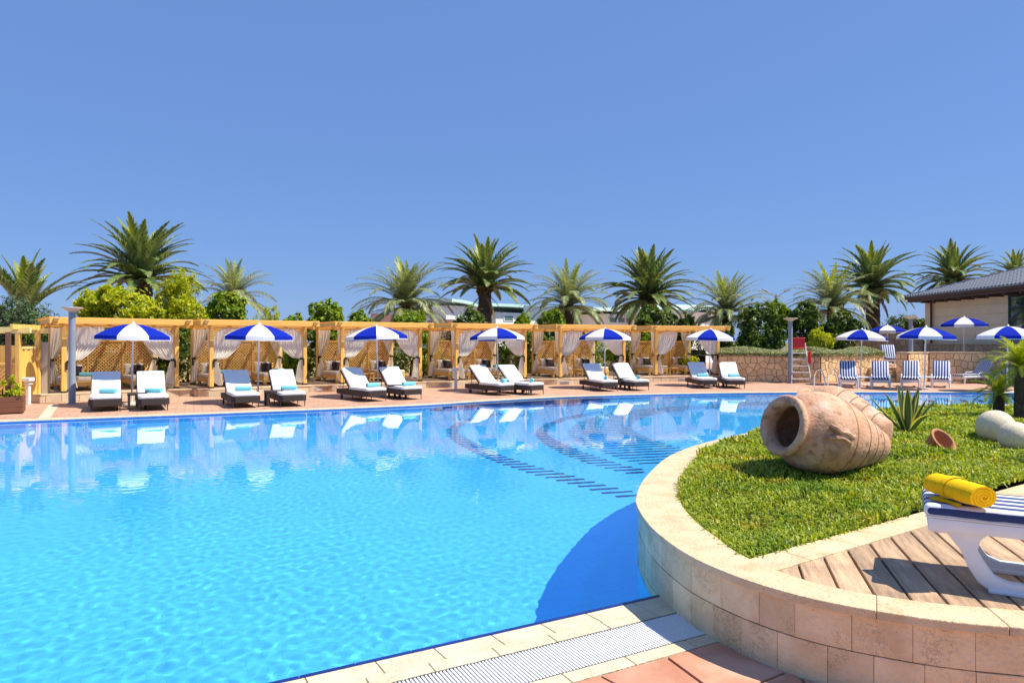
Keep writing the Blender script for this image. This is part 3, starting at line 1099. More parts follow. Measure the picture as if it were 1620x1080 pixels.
# retaining face with stone blocks
mb = MB()
vs = []
NS = 90
for i in range(NS + 1):
    a = FP.off(FP.L * i / NS, .0)
    vs += [(a[0], a[1], -.02), (a[0], a[1], ZT)]
mb.add(vs, [(2 * i, 2 * i + 2, 2 * i + 3, 2 * i + 1) for i in range(NS)])
link('retaining_face', mb.mesh('retaining_face', M['grout']), terr)
a = FP.off(1, .3)
FS = 1 if not inside(plat_poly, np.array([a[0]]), np.array([a[1]]))[0] else -1
def fpiece(s0, s1, o0, o1, z0, z1):
    q = [FP.off(s0, o1 * FS), FP.off(s1, o1 * FS), FP.off(s1, o0 * FS), FP.off(s0, o0 * FS)]
    if area(q) < 0: q = q[::-1]
    return MB().prism(q, z0, z1)
rr = random.Random(4)
s = .05
while s < FP.L - .3:
    ww = rr.uniform(.38, .52)
    link('stone_block', fpiece(s + .004, s + ww - .004, -.05, .018, .0, .198).mesh('stone_block', M['platface'], bevel=.006, seg=1), terr)
    s += ww
s = .05
while s < FP.L - .3:
    ww = rr.uniform(.75, .95)
    link('edge_slab', fpiece(s + .003, s + ww - .003, -.22, .03, .200, ZT + .012).mesh('edge_slab', M['coping'], bevel=.006, seg=1), terr)
    s += ww
for i, px in enumerate((503, 704, 893, 1080)):
    # vent grilles let into the face
    best = min((abs(FP.at(q)[0] / FP.at(q)[1] * 1080 + 810 - px), q) for q in np.linspace(0, FP.L, 900))[1]
    v = thing('wall_vent', (0, 0, 0), label='small grey grille in the terrace step, %s from the left' % ORD[i], cat='vent', group='grilles in the terrace step')
    link('frame', fpiece(best - .20, best + .20, .01, .028, .04, .145).mesh('frame', M['concrete'], bevel=.004), v)
    for k in range(4):
        link('louvre', fpiece(best - .175, best + .175, .02, .034, .052 + k * .022, .062 + k * .022).mesh('louvre', M['greymetal']), v)

# ---- one pergola
def make_pergola():
    r = thing('pergola', (0, 0, ZT))
    HB = 1.98           # underside of the main beams
    ps = .065
    corners = [(0, 0), (PW, 0), (0, PD), (PW, PD)]
    pm = MB().box(-ps, ps, -ps, ps, .05, HB).mesh('post', M['timber'], bevel=.008, seg=1)
    fm = MB().box(-ps - .006, ps + .006, -ps - .006, ps + .006, .0, .055).mesh('post_shoe', M['black'])
    for c in corners:
        p = link('post', pm, r, (c[0], c[1], 0))
        link('post_shoe', fm, p)
    for y in (0, PD):
        link('beam', MB().box(-.33, PW + .33, y - .05, y + .05, HB, HB + .17).mesh('beam', M['timber_h'], bevel=.006, seg=1), r)
    # rafters with tapered ends; sunlight put into the outer pair's cream colour
    xr = [-.24, .0, .62, 1.23, 1.85, 2.46, PW, PW + .24]
    y0, y1, z0, z1 = -.36, PD + .4, HB + .10, HB + .235
    mb = MB()
    prof = [(y0, z1 - .02), (y0 + .03, z1 - .055), (y0 + .26, z0), (y1 - .3, z0), (y1, z1 - .05), (y1, z1)]
    prof += [(y0, z1)]
    nP = len(prof)
    for sx in (-.035, .035):
        pass
    vs = [(-.035, y, z) for y, z in prof] + [(.035, y, z) for y, z in prof]
    fs = [tuple(range(nP)), tuple(range(2 * nP - 1, nP - 1, -1))]
    for i in range(nP):
        j = (i + 1) % nP
        fs.append((i, i + nP, j + nP, j))
    mb.add(vs, fs)
    rm = mb.mesh('rafter', M['timber'])
    mb.v = [(v[0] * 1.5, v[1] * 1.0 - (.24 if v[1] < 0 else 0), v[2] - .012) for v in mb.v]
    re_ = mb.mesh('rafter_end', M['cream'])
    for x in xr:
        if x in (-.24, PW + .24):
            link('end_rafter', re_, r, (x, 0, 0))
        else:
            link('rafter', rm, r, (x, 0, 0))
    link('fascia', MB().box(-.40, PW + .40, y0 - .032, y0 - .004, z0 - .045, z1 - .002).mesh('fascia', M['fascia_board'], bevel=.005, seg=1), r)
    # thin slats over the rafters
    sm = MB()
    for i in range(142):
        yy = -.345 + i * .0236
        sm.box(-.38, PW + .38, yy - .0058, yy + .0058, z1, z1 + .009)
    rm_ = link('reed_mat', sm.mesh('reed_mat', M['timber_h']), r)
    rm_['kind'] = 'stuff'
    for x in (-.38, PW + .38):
        link('mat_edge', MB().box(x - .02, x + .02, -.36, PD + .40, z1 + .0095, z1 + .024).mesh('mat_edge', M['timber']), r)
    # curved knee braces
    for (cx, sx, y) in ((0, 1, 0), (PW, -1, 0), (0, 1, PD), (PW, -1, PD)):
        pts = [(cx + sx * (ps), y, HB - .42), (cx + sx * (ps + .05), y, HB - .25), (cx + sx * (ps + .17), y, HB - .10), (cx + sx * (ps + .36), y, HB - .01)]
        mb = MB()
        poly = [(cx + sx * ps, HB), (cx + sx * ps, HB - .44), (cx + sx * (ps + .035), HB - .30), (cx + sx * (ps + .10), HB - .17), (cx + sx * (ps + .21), HB - .07), (cx + sx * (ps + .40), HB - .02), (cx + sx * (ps + .40), HB)]
        if sx < 0: poly = poly[::-1]
        poly = poly[::-1] if area(poly) < 0 else poly
        mb.prism(poly, y - .032, y + .032, lambda x, z, yy: (x, yy, z))
        mb.f = [f[::-1] for f in mb.f]
        link('knee_brace', mb.mesh('knee_brace', M['timber_h']), r)
    # back lattice: frame + three panels
    zl0, zl1 = .22, 1.50
    yb = PD - .02
    for x in (ps, PW / 3, 2 * PW / 3, PW - ps):
        link('lattice_stile', MB().box(x - .028, x + .028, yb - .03, yb + .03, .02, zl1 + .03).mesh('lattice_stile', M['timber'], bevel=.004, seg=1), r)
    link('lattice_rail', MB().box(ps, PW - ps, yb - .033, yb + .033, zl1, zl1 + .06).mesh('lattice_rail', M['timber_h'], bevel=.004, seg=1), r)
    link('lattice_rail', MB().box(ps, PW - ps, yb - .033, yb + .033, zl0 - .06, zl0).mesh('lattice_rail', M['timber_h'], bevel=.004, seg=1), r)
    mb = MB()
    for dirn, yy in ((1, yb - .012), (-1, yb + .002)):
        c = -2.0
        st = .108
        while c < PW + 2.2:
            # slat along z = zl0 + dirn*(x-c); clip to the panel
            pts = []
            h = zl1 - zl0
            xa, xb = (c, c + h) if dirn > 0 else (c + h, c)
            # param: z from zl0..zl1
            za, zb = zl0, zl1
            x_at = lambda z: c + (z - zl0) if dirn > 0 else c + h - (z - zl0)
            lo, hi = ps, PW - ps
            zs = [za, zb]
            # clip by x range
            z_lo = za; z_hi = zb
            if dirn > 0:
                z_lo = max(z_lo, zl0 + lo - c); z_hi = min(z_hi, zl0 + hi - c)
            else:
                z_lo = max(z_lo, zl0 + (c + h - hi)); z_hi = min(z_hi, zl0 + (c + h - lo))
            if z_hi - z_lo > .05:
                w = .021
                xa, xb = x_at(z_lo), x_at(z_hi)
                mb.add([(xa - w, yy, z_lo), (xa + w, yy, z_lo), (xb + w, yy, z_hi), (xb - w, yy, z_hi),
                        (xa - w, yy + .011, z_lo), (xa + w, yy + .011, z_lo), (xb + w, yy + .011, z_hi), (xb - w, yy + .011, z_hi)],
                       [(0, 1, 2, 3), (7, 6, 5, 4), (0, 3, 7, 4), (1, 5, 6, 2)])
            c += st
    lt = link('lattice', mb.mesh('lattice', M['lattice']), r)
    lt['kind'] = 'stuff'
    return r
perg = make_pergola()
PERG = []
for i in range(6):
    o = perg if i == 0 else copy_tree(perg)
    (lx, ly), th = UN[i]
    o.location = (lx, ly, ZT + .012)
    o.rotation_euler = (0, 0, R(th))
    tag(o, 'honey timber pergola with lattice back and curtains, %s from the left' % ORD[i], 'pergola', 'timber pergolas along the far side of the pool')
    PERG.append(o)

# ---- curtains
def curtain_mesh(kind, mirror, seed):
    rd = random.Random(seed)
    H0, H1, HT = .08, 1.96, .92
    ph = rd.uniform(0, 6)
    nf = {'swept': 9, 'side': 5, 'back': 5}[kind]
    Wt = {'swept': .98, 'side': .42, 'back': .50}[kind]
    def fn(u, v):
        z = H0 + (H1 - H0) * v
        if z > HT:
            s = (z - HT) / (H1 - HT)
            if kind == 'swept':
                w = .07 + (Wt - .07) * (1 - (1 - s) ** 2.3)
            else:
                w = .10 + (Wt - .10) * (1 - (1 - s) ** 1.7)
            x0 = .0
            amp = .012 + .020 * math.sin(PI * min(1, s * 1.1)) * .9
        else:
            s = (HT - z) / (HT - H0)
            w = .08 + ({'swept': .26, 'side': .22, 'back': .3}[kind]) * s ** .75
            x0 = -.06 * s
            amp = .014 + .03 * s
        x = x0 + w * u
        y = amp * math.sin(2 * PI * nf * u + ph + .6 * math.sin(3 * z + ph)) + .01 * math.sin(23 * u + 5 * z)
        if kind == 'swept' and z > HT:
            zz = z - .16 * u * (1 - s) ** 1.5 * min(1, s * 6)
        elif z <= HT:
            zz = z - .05 * math.sin(5 * u + ph) * s + .05 * s
        else:
            zz = z
        return (mirror * (x + .075), y, zz)
    mb = MB().grid(fn, 46 if kind == 'swept' else 30, 36)
    return mb.mesh('curtain', M['curtain'], smooth='all'), HT
def tie_mesh(mirror):
    mb = MB()
    mb.lathe([(.062, .0), (.068, .02), (.066, .05), (.060, .075)], 10, lambda x, y, z: (mirror * (.115) + x, y, .885 + z))
    mb.box(mirror * .06 - .025, mirror * .06 + .025, -.085, -.07, .68, .93)
    return mb.mesh('tie_band', M['black'])
CM = {}
for kind in ('swept', 'side', 'back'):
    for mi in (1, -1):
        for q in range(2):
            CM[(kind, mi, q)] = curtain_mesh(kind, mi, hash(kind) % 7 + mi * 3 + q * 11)[0]
TM = {1: tie_mesh(1), -1: tie_mesh(-1)}
spots = [('swept', 1, (0, -.01), 0, 'swept to the front left post'), ('swept', -1, (PW, -.01), 0, 'swept to the front right post'),
         ('side', 1, (0.0, .0), 90, 'hanging behind the front left post'), ('back', 1, (-.1, PD - .12), 0, 'tied at the back left corner'), ('back', -1, (PW + .06, PD - .14), 0, 'tied at the back right corner')]
for i in range(6):
    th = UN[i][1]
    for k, (kind, mi, (x, y), ra, where) in enumerate(spots):
        wx, wy = UL(i, x, y)
        c = link('curtain', CM[(kind, mi, (i + k) % 2)], None, (wx, wy, ZT + .012), (0, 0, R(th + ra)))
        tag(c, 'cream curtain %s of the %s pergola from the left' % (where, ORD[i]), 'curtain', 'cream pergola curtains')
        link('tie_band', TM[mi], c)

# ---- soft goods
def pillow_mesh(w, h, t, m, name):
    def fn(u, v):
        a = 2 * u - 1; b = 2 * v - 1
        e = (1 - abs(a) ** 3.2) * (1 - abs(b) ** 3.2)
        px = a * w / 2 * (1 - .07 * (1 - abs(b)) * abs(a) ** 6 * 0 - .06 * (b * b < .5) * abs(a))
        return (px, 0, b * h / 2), max(0, e) ** .55 * t / 2
    n = 10
    mb = MB()
    for sg in (-1, 1):
        vs = []
        for j in range(n + 1):
            for i in range(n + 1):
                p, e = fn(i / n, j / n)
                vs.append((p[0], sg * e, p[2]))
        fs = [(j * (n + 1) + i, j * (n + 1) + i + 1, (j + 1) * (n + 1) + i + 1, (j + 1) * (n + 1) + i) for j in range(n) for i in range(n)]
        if sg > 0: fs = [f[::-1] for f in fs]
        mb.add(vs, fs)
    return mb.mesh(name, m, smooth='all')

def roll_mesh(length, r, turns, m, name, seg=20, th=None, squash=.86, nl=9, wob=.0):
    """rolled towel along x, resting on z=0"""
    th = th or r / (turns + .6)
    n = int(turns * seg)
    outer = []
    inner = []
    for i in range(n + 1):
        a = 2 * PI * i / seg
        ro = r * .22 + (r - r * .22) * i / n
        ri = max(.02 * r, ro - th * .80)
        outer.append((math.cos(a) * ro, math.sin(a) * ro * squash))
        inner.append((math.cos(a) * ri, math.sin(a) * ri * squash))
    mb = MB()
    ring = outer + inner[::-1]
    k = len(ring)
    vs = []
    rd = random.Random(3)
    for l in range(nl):
        x = length * (l / (nl - 1) - .5)
        e = 1 - .05 * abs(2 * l / (nl - 1) - 1) ** 6
        sc_ = e * (1 + wob * math.sin(l * 2.1 + .5))
        for (a, b) in ring:
            vs.append((x + wob * .15 * math.hypot(a, b) * math.sin(9 * a), a * sc_, b * sc_ + r * squash))
    fs = []
    for l in range(nl - 1):
        for i in range(k):
            j = (i + 1) % k
            fs.append((l * k + i, l * k + j, (l + 1) * k + j, (l + 1) * k + i))
    for l in (0, nl - 1):
        for i in range(n):
            q = (l * k + i, l * k + i + 1, l * k + k - 2 - i, l * k + k - 1 - i)
            fs.append(q if l == 0 else q[::-1])
    mb.add(vs, fs)
    # core so that no light passes through the middle
    mb.tube([(-length * .485, 0, r * squash), (length * .485, 0, r * squash)], r * .72 * squash, 10)
    return mb.mesh(name, m, smooth=True)

PIL = pillow_mesh(.62, .38, .20, M['pillow'], 'pillow')
CUS = pillow_mesh(.42, .36, .16, M['brown'], 'cushion')
ROLL = roll_mesh(.42, .085, 3, M['turq'], 'towel_roll', 14)

# ---- daybeds
def make_daybed():
    r = thing('daybed', (0, 0, 0))
    W, Lg = .98, 1.55
    link('bed_frame', MB().box(0, W, 0, Lg, .13, .27).mesh('bed_frame', M['timber_h'], bevel=.008, seg=1), r)
    lm = MB().box(-.05, .05, -.05, .05, 0, .13).mesh('leg', M['timber'])
    for x in (.07, W - .07):
        for y in (.06, Lg - .07):
            link('leg', lm, r, (x, y, 0))
    link('mattress', MB().box(.015, W - .015, .015, Lg - .015, .272, .40).mesh('mattress', M['mattress'], bevel=.03, seg=3, smooth=True), r)
    return r
bed = make_daybed()
first = True
for i in range(6):
    th = UN[i][1]
    for k, (bx_, side) in enumerate(((.12, 'left'), (PW - 1.12, 'right'))):
        x, y = UL(i, bx_, .96)
        o = bed if first else copy_tree(bed)
        first = False
        z = ZT + .0125
        o.location = (x, y, z)
        o.rotation_euler = (0, 0, R(th))
        tag(o, 'low timber daybed with beige mattress, %s side inside the %s pergola from the left' % (side, ORD[i]), 'daybed', 'daybeds in the pergolas')
        x, y = UL(i, bx_ + .40, .96 + 1.34)
        p = link('pillow', PIL, None, (x, y, z + .40 + .19), (R(-24), 0, R(th)))
        tag(p, 'cream pillow on the %s daybed of the %s pergola from the left' % (side, ORD[i]), 'pillow', 'pillows on the daybeds')
        x, y = UL(i, bx_ + .46, .96 + 1.13)
        p = link('cushion', CUS, None, (x, y, z + .40 + .17), (R(-30), R(4), R(th)))
        tag(p, 'dark brown cushion on the %s daybed of the %s pergola from the left' % (side, ORD[i]), 'cushion', 'dark cushions on the daybeds')
        x, y = UL(i, bx_ + .72, .96 + .62)
        p = link('towel_roll', ROLL, None, (x, y, z + .401), (0, 0, R(th + (8 if k else -12))))
        tag(p, 'rolled turquoise towel on the %s daybed of the %s pergola from the left' % (side, ORD[i]), 'towel', 'turquoise towels on the daybeds')
tb = None
for i in (2, 3, 4, 5):
    x, y = UL(i, PW / 2, 1.45)
    if tb is None:
        tb = thing('low_table', (0, 0, 0))
        link('table_top', MB().box(-.24, .24, -.24, .24, .26, .30).mesh('table_top', M['timber_h'], bevel=.005, seg=1), tb)
        lm = MB().box(-.03, .03, -.03, .03, 0, .26).mesh('leg', M['timber'])
        for a in (-.19, .19):
            for b in (-.19, .19):
                link('leg', lm, tb, (a, b, 0))
        o = tb
    else:
        o = copy_tree(tb)
    o.location = (x, y, ZT + .0125)
    o.rotation_euler = (0, 0, R(UN[i][1]))
    tag(o, 'small low timber table between the daybeds of the %s pergola from the left' % ORD[i], 'table', 'low tables in the pergolas')

# ------------------------------------------------------------------ parasols
def make_parasol():
    r = thing('parasol', (0, 0, 0))
    AP, RIM, VAL = 2.28, 1.93, 1.815
    pm = {}
    for k, m in ((0, M['whitecanvas']), (1, M['bluecanvas'])):
        mb = MB()
        def fn(u, v, ):
            a = R(-22.5 + 45 * u)
            if v <= .8:
                t = v / .8
                rr_ = .02 + .96 * t
                flat = math.cos(R(22.5)) / max(.001, math.cos(abs(a))) if True else 1
                sag = 1 - .5 * (1 - flat) * t
                z = AP - .02 - (AP - .02 - RIM) * t ** 1.75 - .022 * math.sin(PI * u) * math.sin(PI * t)
                rad = rr_ * (flat * .55 + .45)
            else:
                t = (v - .8) / .2
                flat = math.cos(R(22.5)) / math.cos(abs(a))
                rad = (.98 + .012 * t) * (flat * .55 + .45)
                z = RIM - (RIM - VAL) * t
            return (rad * math.cos(a), rad * math.sin(a), z)
        mb.grid(fn, 7, 16)
        pm[k] = mb.mesh('canopy_panel', m, smooth=True)
    mb = MB()
    def tr(u, v):
        a = R(-22.5 + 45 * u)
        flat = math.cos(R(22.5)) / math.cos(abs(a))
        rad = .996 * (flat * .55 + .45)
        return (rad * math.cos(a), rad * math.sin(a), VAL - .004 + .018 * v)
    mb.grid(tr, 7, 2)
    trm = mb.mesh('white_trim', M['white'])
    rib = MB().tube([(.03, 0, AP - .04), (.5, 0, AP - .04 - .105), (.96, 0, RIM - .012)], .006, 4).mesh('rib', M['white'])
    strut = MB().tube([(.03, 0, 1.80), (.55, 0, AP - .165)], .005, 4).mesh('strut', M['white'])
    for k in range(8):
        p = link('canopy_panel', pm[k % 2], r, None, (0, 0, R(45 * k)))
        link('white_trim', trm, p)
        b = link('rib', rib, r, None, (0, 0, R(45 * k + 22.5)))
        link('strut', strut, b)
    link('pole', MB().tube([(0, 0, .0), (0, 0, AP)], .024, 8).mesh('pole', M['white']), r)
    link('finial', MB().lathe([(.0, AP + .07), (.015, AP + .06), (.018, AP + .03), (.05, AP), (.05, AP - .02)], 10).mesh('finial', M['white']), r)
    link('base', MB().lathe([(.0, .075), (.05, .07), (.06, .05), (.22, .045), (.23, .0)], 16).mesh('base', M['concrete'], smooth=True), r)
    return r
UMB = [(208, 19.1, 0, 0, 1, 'the first pair of wicker loungers from the left'), (408, 19.9, 0, 2, 1, 'the second pair of wicker loungers from the left'), (599, 22.0, 0, 22.5, 1, 'the third pair of wicker loungers from the left'),
       (788, 24.6, 0, -22.5, 1, 'the fourth pair of wicker loungers from the left'), (957, 26.2, 0, -26, 1, 'the fifth pair of wicker loungers from the left'), (1122, 27.6, 0, 38, 1, 'the wicker loungers nearest the stone wall'),
       (1361, 28.0, 0, 36, 1, 'the leftmost blue striped sunbeds'), (1404, 36.0, .62, 0, .89, 'the sunbed at the top of the stone steps'), (1462, 25.4, 0, 9, 1.02, 'the grey lamp post by the steps'),
       (1525, 31.2, .62, 0, 1.0, 'the beige building on the upper terrace'), (1593, 24.2, 0, 45, 1.02, 'the right edge of the picture')]
um = make_parasol()
for i, (px, d, z, ph, s, where) in enumerate(UMB):
    o = um if i == 0 else copy_tree(um)
    x = K(px, d)
    o.location = (x, d, z)
    face = math.atan2(-d, -x)
    ur = random.Random(i * 7 + 1)
    o.rotation_euler = (R(ur.uniform(-1.6, 1.6)), R(ur.uniform(-1.6, 1.6)), face + R(ph))
    o.scale = (1, 1, s) if s != 1 else (1, 1, 1)
    tag(o, 'round blue and white panelled parasol beside ' + where, 'parasol', 'blue and white parasols')

# ------------------------------------------------------------------ wicker loungers
def make_lounger():
    r = thing('wicker_lounger', (0, 0, 0))
    # +x points to the foot end, which is at x=0
    ch = .10
    poly = [(-1.92, -.37), (-ch, -.37), (0, -.37 + ch), (0, .37 - ch), (-ch, .37), (-1.92, .37)]
    link('base', MB().prism(poly, .155, .31).mesh('base', M['rattan'], bevel=.008, seg=1), r)
    lm = MB().tube([(0, 0, 0), (0, 0, .16)], [.012, .016], 6).mesh('leg', M['darkmetal'])
    for x in (-.07, -.95):
        for y in (-.32, .32):
            link('leg', lm, r, (x, y, 0))
    wm_ = MB().lathe([(.0, -.02), (.05, -.02), (.065, -.014), (.065, .014), (.05, .02), (.0, .02)], 14, lambda x, y, z: (x, z, y)).mesh('wheel', M['black'], smooth=True)
    for y in (-.34, .34):
        w = link('wheel', wm_, r, (-1.62, y, .065))
        link('wheel_bracket', MB().box(-.02, .02, -.012, .012, .0, .10).mesh('wheel_bracket', M['darkmetal']), w)
    q = [(-1.14, -.345), (-.07, -.345), (-.02, -.28), (-.02, .28), (-.07, .345), (-1.14, .345)]
    link('seat_cushion', MB().prism(q, .312, .405).mesh('seat_cushion', M['cushion'], bevel=.028, seg=3, smooth=True), r)
    an = R(41)
    b = MB().box(-.82, .02, -.335, .335, .035, .125)
    def rot(v):
        return (-1.12 + v[0] * math.cos(an) + v[2] * math.sin(an) * .9, v[1], .345 - v[0] * math.sin(an) + v[2] * math.cos(an) - .01)
    b.v = [rot(v) for v in b.v]
    link('back_cushion', b.mesh('back_cushion', M['cushion'], bevel=.03, seg=3, smooth=True), r)
    b = MB().box(-.80, .0, -.35, .35, -.005, .033)
    b.v = [rot(v) for v in b.v]
    bk = link('backrest', b.mesh('backrest', M['rattan'], bevel=.006, seg=1), r)
    for y in (-.28, .28):
        link('prop', MB().tube([(-1.62, y, .80 * .85), (-1.66, y, .30)], .011, 5).mesh('prop', M['darkmetal']), bk)
    return r
LOU = [((166.5, 651.5), 300, 'left', 0), ((243, 650), 298.5, 'right', 0), ((390, 645.5), 299, 'left', 1), ((464, 643.5), 299, 'right', 1),
       ((597, 635.2), 309, 'left', 2), ((653, 632.3), 307, 'right', 2), ((803, 625.3), 309, 'left', 3), ((850, 624.6), 307, 'right', 3),
       ((965, 619.3), 289, 'left', 4), ((1015, 618.2), 287, 'right', 4), ((1121, 614.8), 272, 'left', 5), ((1164.5, 614.9), 262, 'right', 5)]
lo = make_lounger()
rt = random.Random(9)
TA = [(0, -.86), (-3, -.84), (8, -.80), (10, -.74), (42, -.40), (46, -.34), (72, -.34), (82, -.38), (76, -.42), (84, -.36), (6, -.82), (9, -.72)]
for i, ((px, py), a, side, pr) in enumerate(LOU):
    o = lo if i == 0 else copy_tree(lo)
    x, y = P(px, py)
    o.location = (x, y, 0)
    o.rotation_euler = (0, 0, R(a + rt.uniform(-2.5, 2.5)))
    which = 'pair nearest the stone wall' if pr == 5 else '%s pair from the left' % ORD[pr]
    tag(o, 'dark wicker lounger with white cushions, %s one of the %s' % (side, which), 'lounger', 'wicker loungers along the far pool edge')
    c, s = math.cos(R(a)), math.sin(R(a))
    lx, ly = TA[i][1], rt.uniform(.02, .12)
    tz = .406
    p = link('towel_roll', ROLL, None, (x + c * lx - s * ly, y + s * lx + c * ly, tz), (0, 0, R(TA[i][0] + rt.uniform(-5, 5))))
    tag(p, 'rolled turquoise towel on the %s wicker lounger of the %s' % (side, which), 'towel', 'turquoise towels on the wicker loungers')
TBL = [(207, 648.5, 299), (427, 643, 299), (626, 631.0, 308), (828, 622.3, 308), (987, 616.4, 288), (1143, 612.4, 268)]
st = thing('side_table', (0, 0, 0))
link('table_top', MB().box(-.23, .23, -.23, .23, .37, .42).mesh('table_top', M['rattan'], bevel=.008, seg=1), st)
lm = MB().box(-.028, .028, -.028, .028, 0, .37).mesh('leg', M['rattan'])
for a in (-.19, .19):
    for b in (-.19, .19):
        link('leg', lm, st, (a, b, 0))
for i, (px, py, a) in enumerate(TBL):
    o = st if i == 0 else copy_tree(st)
    x, y = P(px, py)
    o.location = (x, y + .3, 0)
    o.rotation_euler = (0, 0, R(a))
    tag(o, 'square dark wicker side table between the %s pair of wicker loungers from the left' % ORD[i], 'side table', 'wicker side tables')

# ------------------------------------------------------------------ lamps and bollards
def lamp_post(px, py, ytop, label, dish=.27):
    x, d = P(px, py)
    zt = ZH(ytop, d)
    r = thing('lamp_post', (x, d, 0), label=label, cat='lamp post', group='grey lamp posts')
    link('pole', MB().lathe([(.10, 0), (.092, .02), (.088, zt - .12), (.088, zt - .12)], 16).mesh('pole', M['greymetal'], smooth=True), r)
    link('base_plate', MB().lathe([(.0, .02), (.15, .02), (.15, .0)], 16).mesh('base_plate', M['greymetal']), r)
    link('lamp_dish', MB().lathe([(.0, zt - .13), (.09, zt - .13), (.14, zt - .09), (dish - .02, zt - .04), (dish, zt - .02), (dish, zt), (.0, zt + .015)], 24).mesh('lamp_dish', M['lampglass'], smooth=True), r)
    return r
lamp_post(114, 638.5, 486, 'grey lamp post with flat dish in front of the leftmost pergola')
lamp_post(1250.5, 606, 503, 'grey lamp post with flat dish beside the red lifeguard chair', .30)
x, d = P(1441, 604)
lamp_post(1441, 604, 500, 'grey lamp post with flat dish by the stone steps', .32)
def bollard(px, py, h, label):
    x, d = P(px, py)
    r = thing('bollard_light', (x, d, 0), label=label, cat='bollard', group='white bollard lights')
    link('post', MB().box(-.05, .05, -.05, .05, 0, h - .12).mesh('post', M['white'], bevel=.01), r)
    link('collar', MB().box(-.085, .085, -.085, .085, h - .19, h - .165).mesh('collar', M['white'], bevel=.006), r)
    link('lamp_head', MB().box(-.115, .115, -.115, .115, h - .11, h).mesh('lamp_head', M['white'], bevel=.02), r)
bollard(44.5, 640, .76, 'white bollard light beside the yellow timber cabin')
bollard(721, 616.5, .80, 'white bollard light in front of the fourth pergola')
bollard(1196, 603, .80, 'white bollard light against the stone wall')

# ------------------------------------------------------------------ cabin, planter box on the left
def cabin():
    x0, d0 = P(29, 641)
    r = thing('timber_cabin', (x0, d0, 0), R(10), label='yellow timber changing cabin with lattice front at the left edge', cat='cabin')
    W, D, H = 1.9, 1.05, 2.12
    for (x, y) in ((0, 0), (-W, 0), (0, D), (-W, D)):
        link('post', MB().box(x - .06, x + .06, y - .06, y + .06, 0, H).mesh('post', M['timber'], bevel=.008, seg=1), r)
    for y in (-.02, D):
        link('beam', MB().box(-W - .3, .32, y - .045, y + .045, H - .12, H + .04).mesh('beam', M['cream'], bevel=.006, seg=1), r)
    for x in (0, -W):
        link('cross_beam', MB().box(x - .04, x + .04, -.35, D + .3, H - .02, H + .12).mesh('cross_beam', M['timber'], bevel=.006, seg=1), r)
    for i in range(7):
        link('plank', MB().box(-.012, .012, .07 + i * .132, .07 + i * .132 + .127, .12, 1.55 - .05 * (i % 2)).mesh('plank', M['timber'], bevel=.004, seg=1), r)
    link('wall_rail', MB().box(-.03, .03, .06, D - .06, 1.56, 1.62).mesh('wall_rail', M['cream']), r)
    for i in range(11):
        link('plank', MB().box(-W + .07 + i * .163, -W + .07 + i * .163 + .157, D - .012, D + .012, .12, 1.65).mesh('plank', M['timber'], bevel=.004, seg=1), r)
    mb = MB()
    for dirn in (1, -1):
        c = -W - 1.2
        while c < 1.2:
            lo_, hi_ = -W + .06, -.06
            za, zb = .1, 1.12
            if dirn > 0:
                a, b = max(za, za + lo_ - c), min(zb, za + hi_ - c)
                xa, xb = c + (a - za), c + (b - za)
            else:
                a, b = max(za, za + (c - hi_)), min(zb, za + (c - lo_))
                xa, xb = c - (a - za), c - (b - za)
            if b - a > .04:
                y = -.01 * dirn
                mb.add([(xa - .02, y, a), (xa + .02, y, a), (xb + .02, y, b), (xb - .02, y, b)], [(0, 1, 2, 3)])
                mb.add([(xa - .02, y + .01, a), (xa + .02, y + .01, a), (xb + .02, y + .01, b), (xb - .02, y + .01, b)], [(3, 2, 1, 0)])
            c += .11
    l = link('lattice', mb.mesh('lattice', M['lattice']), r)
    l['kind'] = 'stuff'
    link('lattice_rail', MB().box(-W, 0, -.03, .03, 1.12, 1.18).mesh('lattice_rail', M['timber_h'], bevel=.004, seg=1), r)
    # end wall
    link('end_wall', MB().box(.03, .22, D + .1, D + .26, 0, 1.75).mesh('end_wall', M['concrete'], bevel=.01), r)
cabin()
x, d = P(12, 655)
pb = thing('planter_box', (x - .25, d + .15, 0), R(30), label='brown wooden planter box with tall post at the left edge', cat='planter')
for i in range(3):
    link('plank', MB().box(-.6, .45, -.28, -.24, .03 + i * .13, .155 + i * .13).mesh('plank', M['boxwood'], bevel=.005, seg=1), pb)
    link('plank', MB().box(-.6, .45, .24, .28, .03 + i * .13, .155 + i * .13).mesh('plank', M['boxwood'], bevel=.005, seg=1), pb)
    link('plank', MB().box(.41, .45, -.239, .239, .03 + i * .13, .155 + i * .13).mesh('plank', M['boxwood'], bevel=.005, seg=1), pb)
    link('plank', MB().box(-.6, -.56, -.239, .239, .03 + i * .13, .155 + i * .13).mesh('plank', M['boxwood'], bevel=.005, seg=1), pb)
link('earth', MB().box(-.55, .40, -.235, .235, .05, .36).mesh('earth', M['soil']), pb)
link('tall_post', MB().box(.06, .17, .04, .15, .3, 2.0).mesh('tall_post', M['boxwood'], bevel=.006, seg=1), pb)

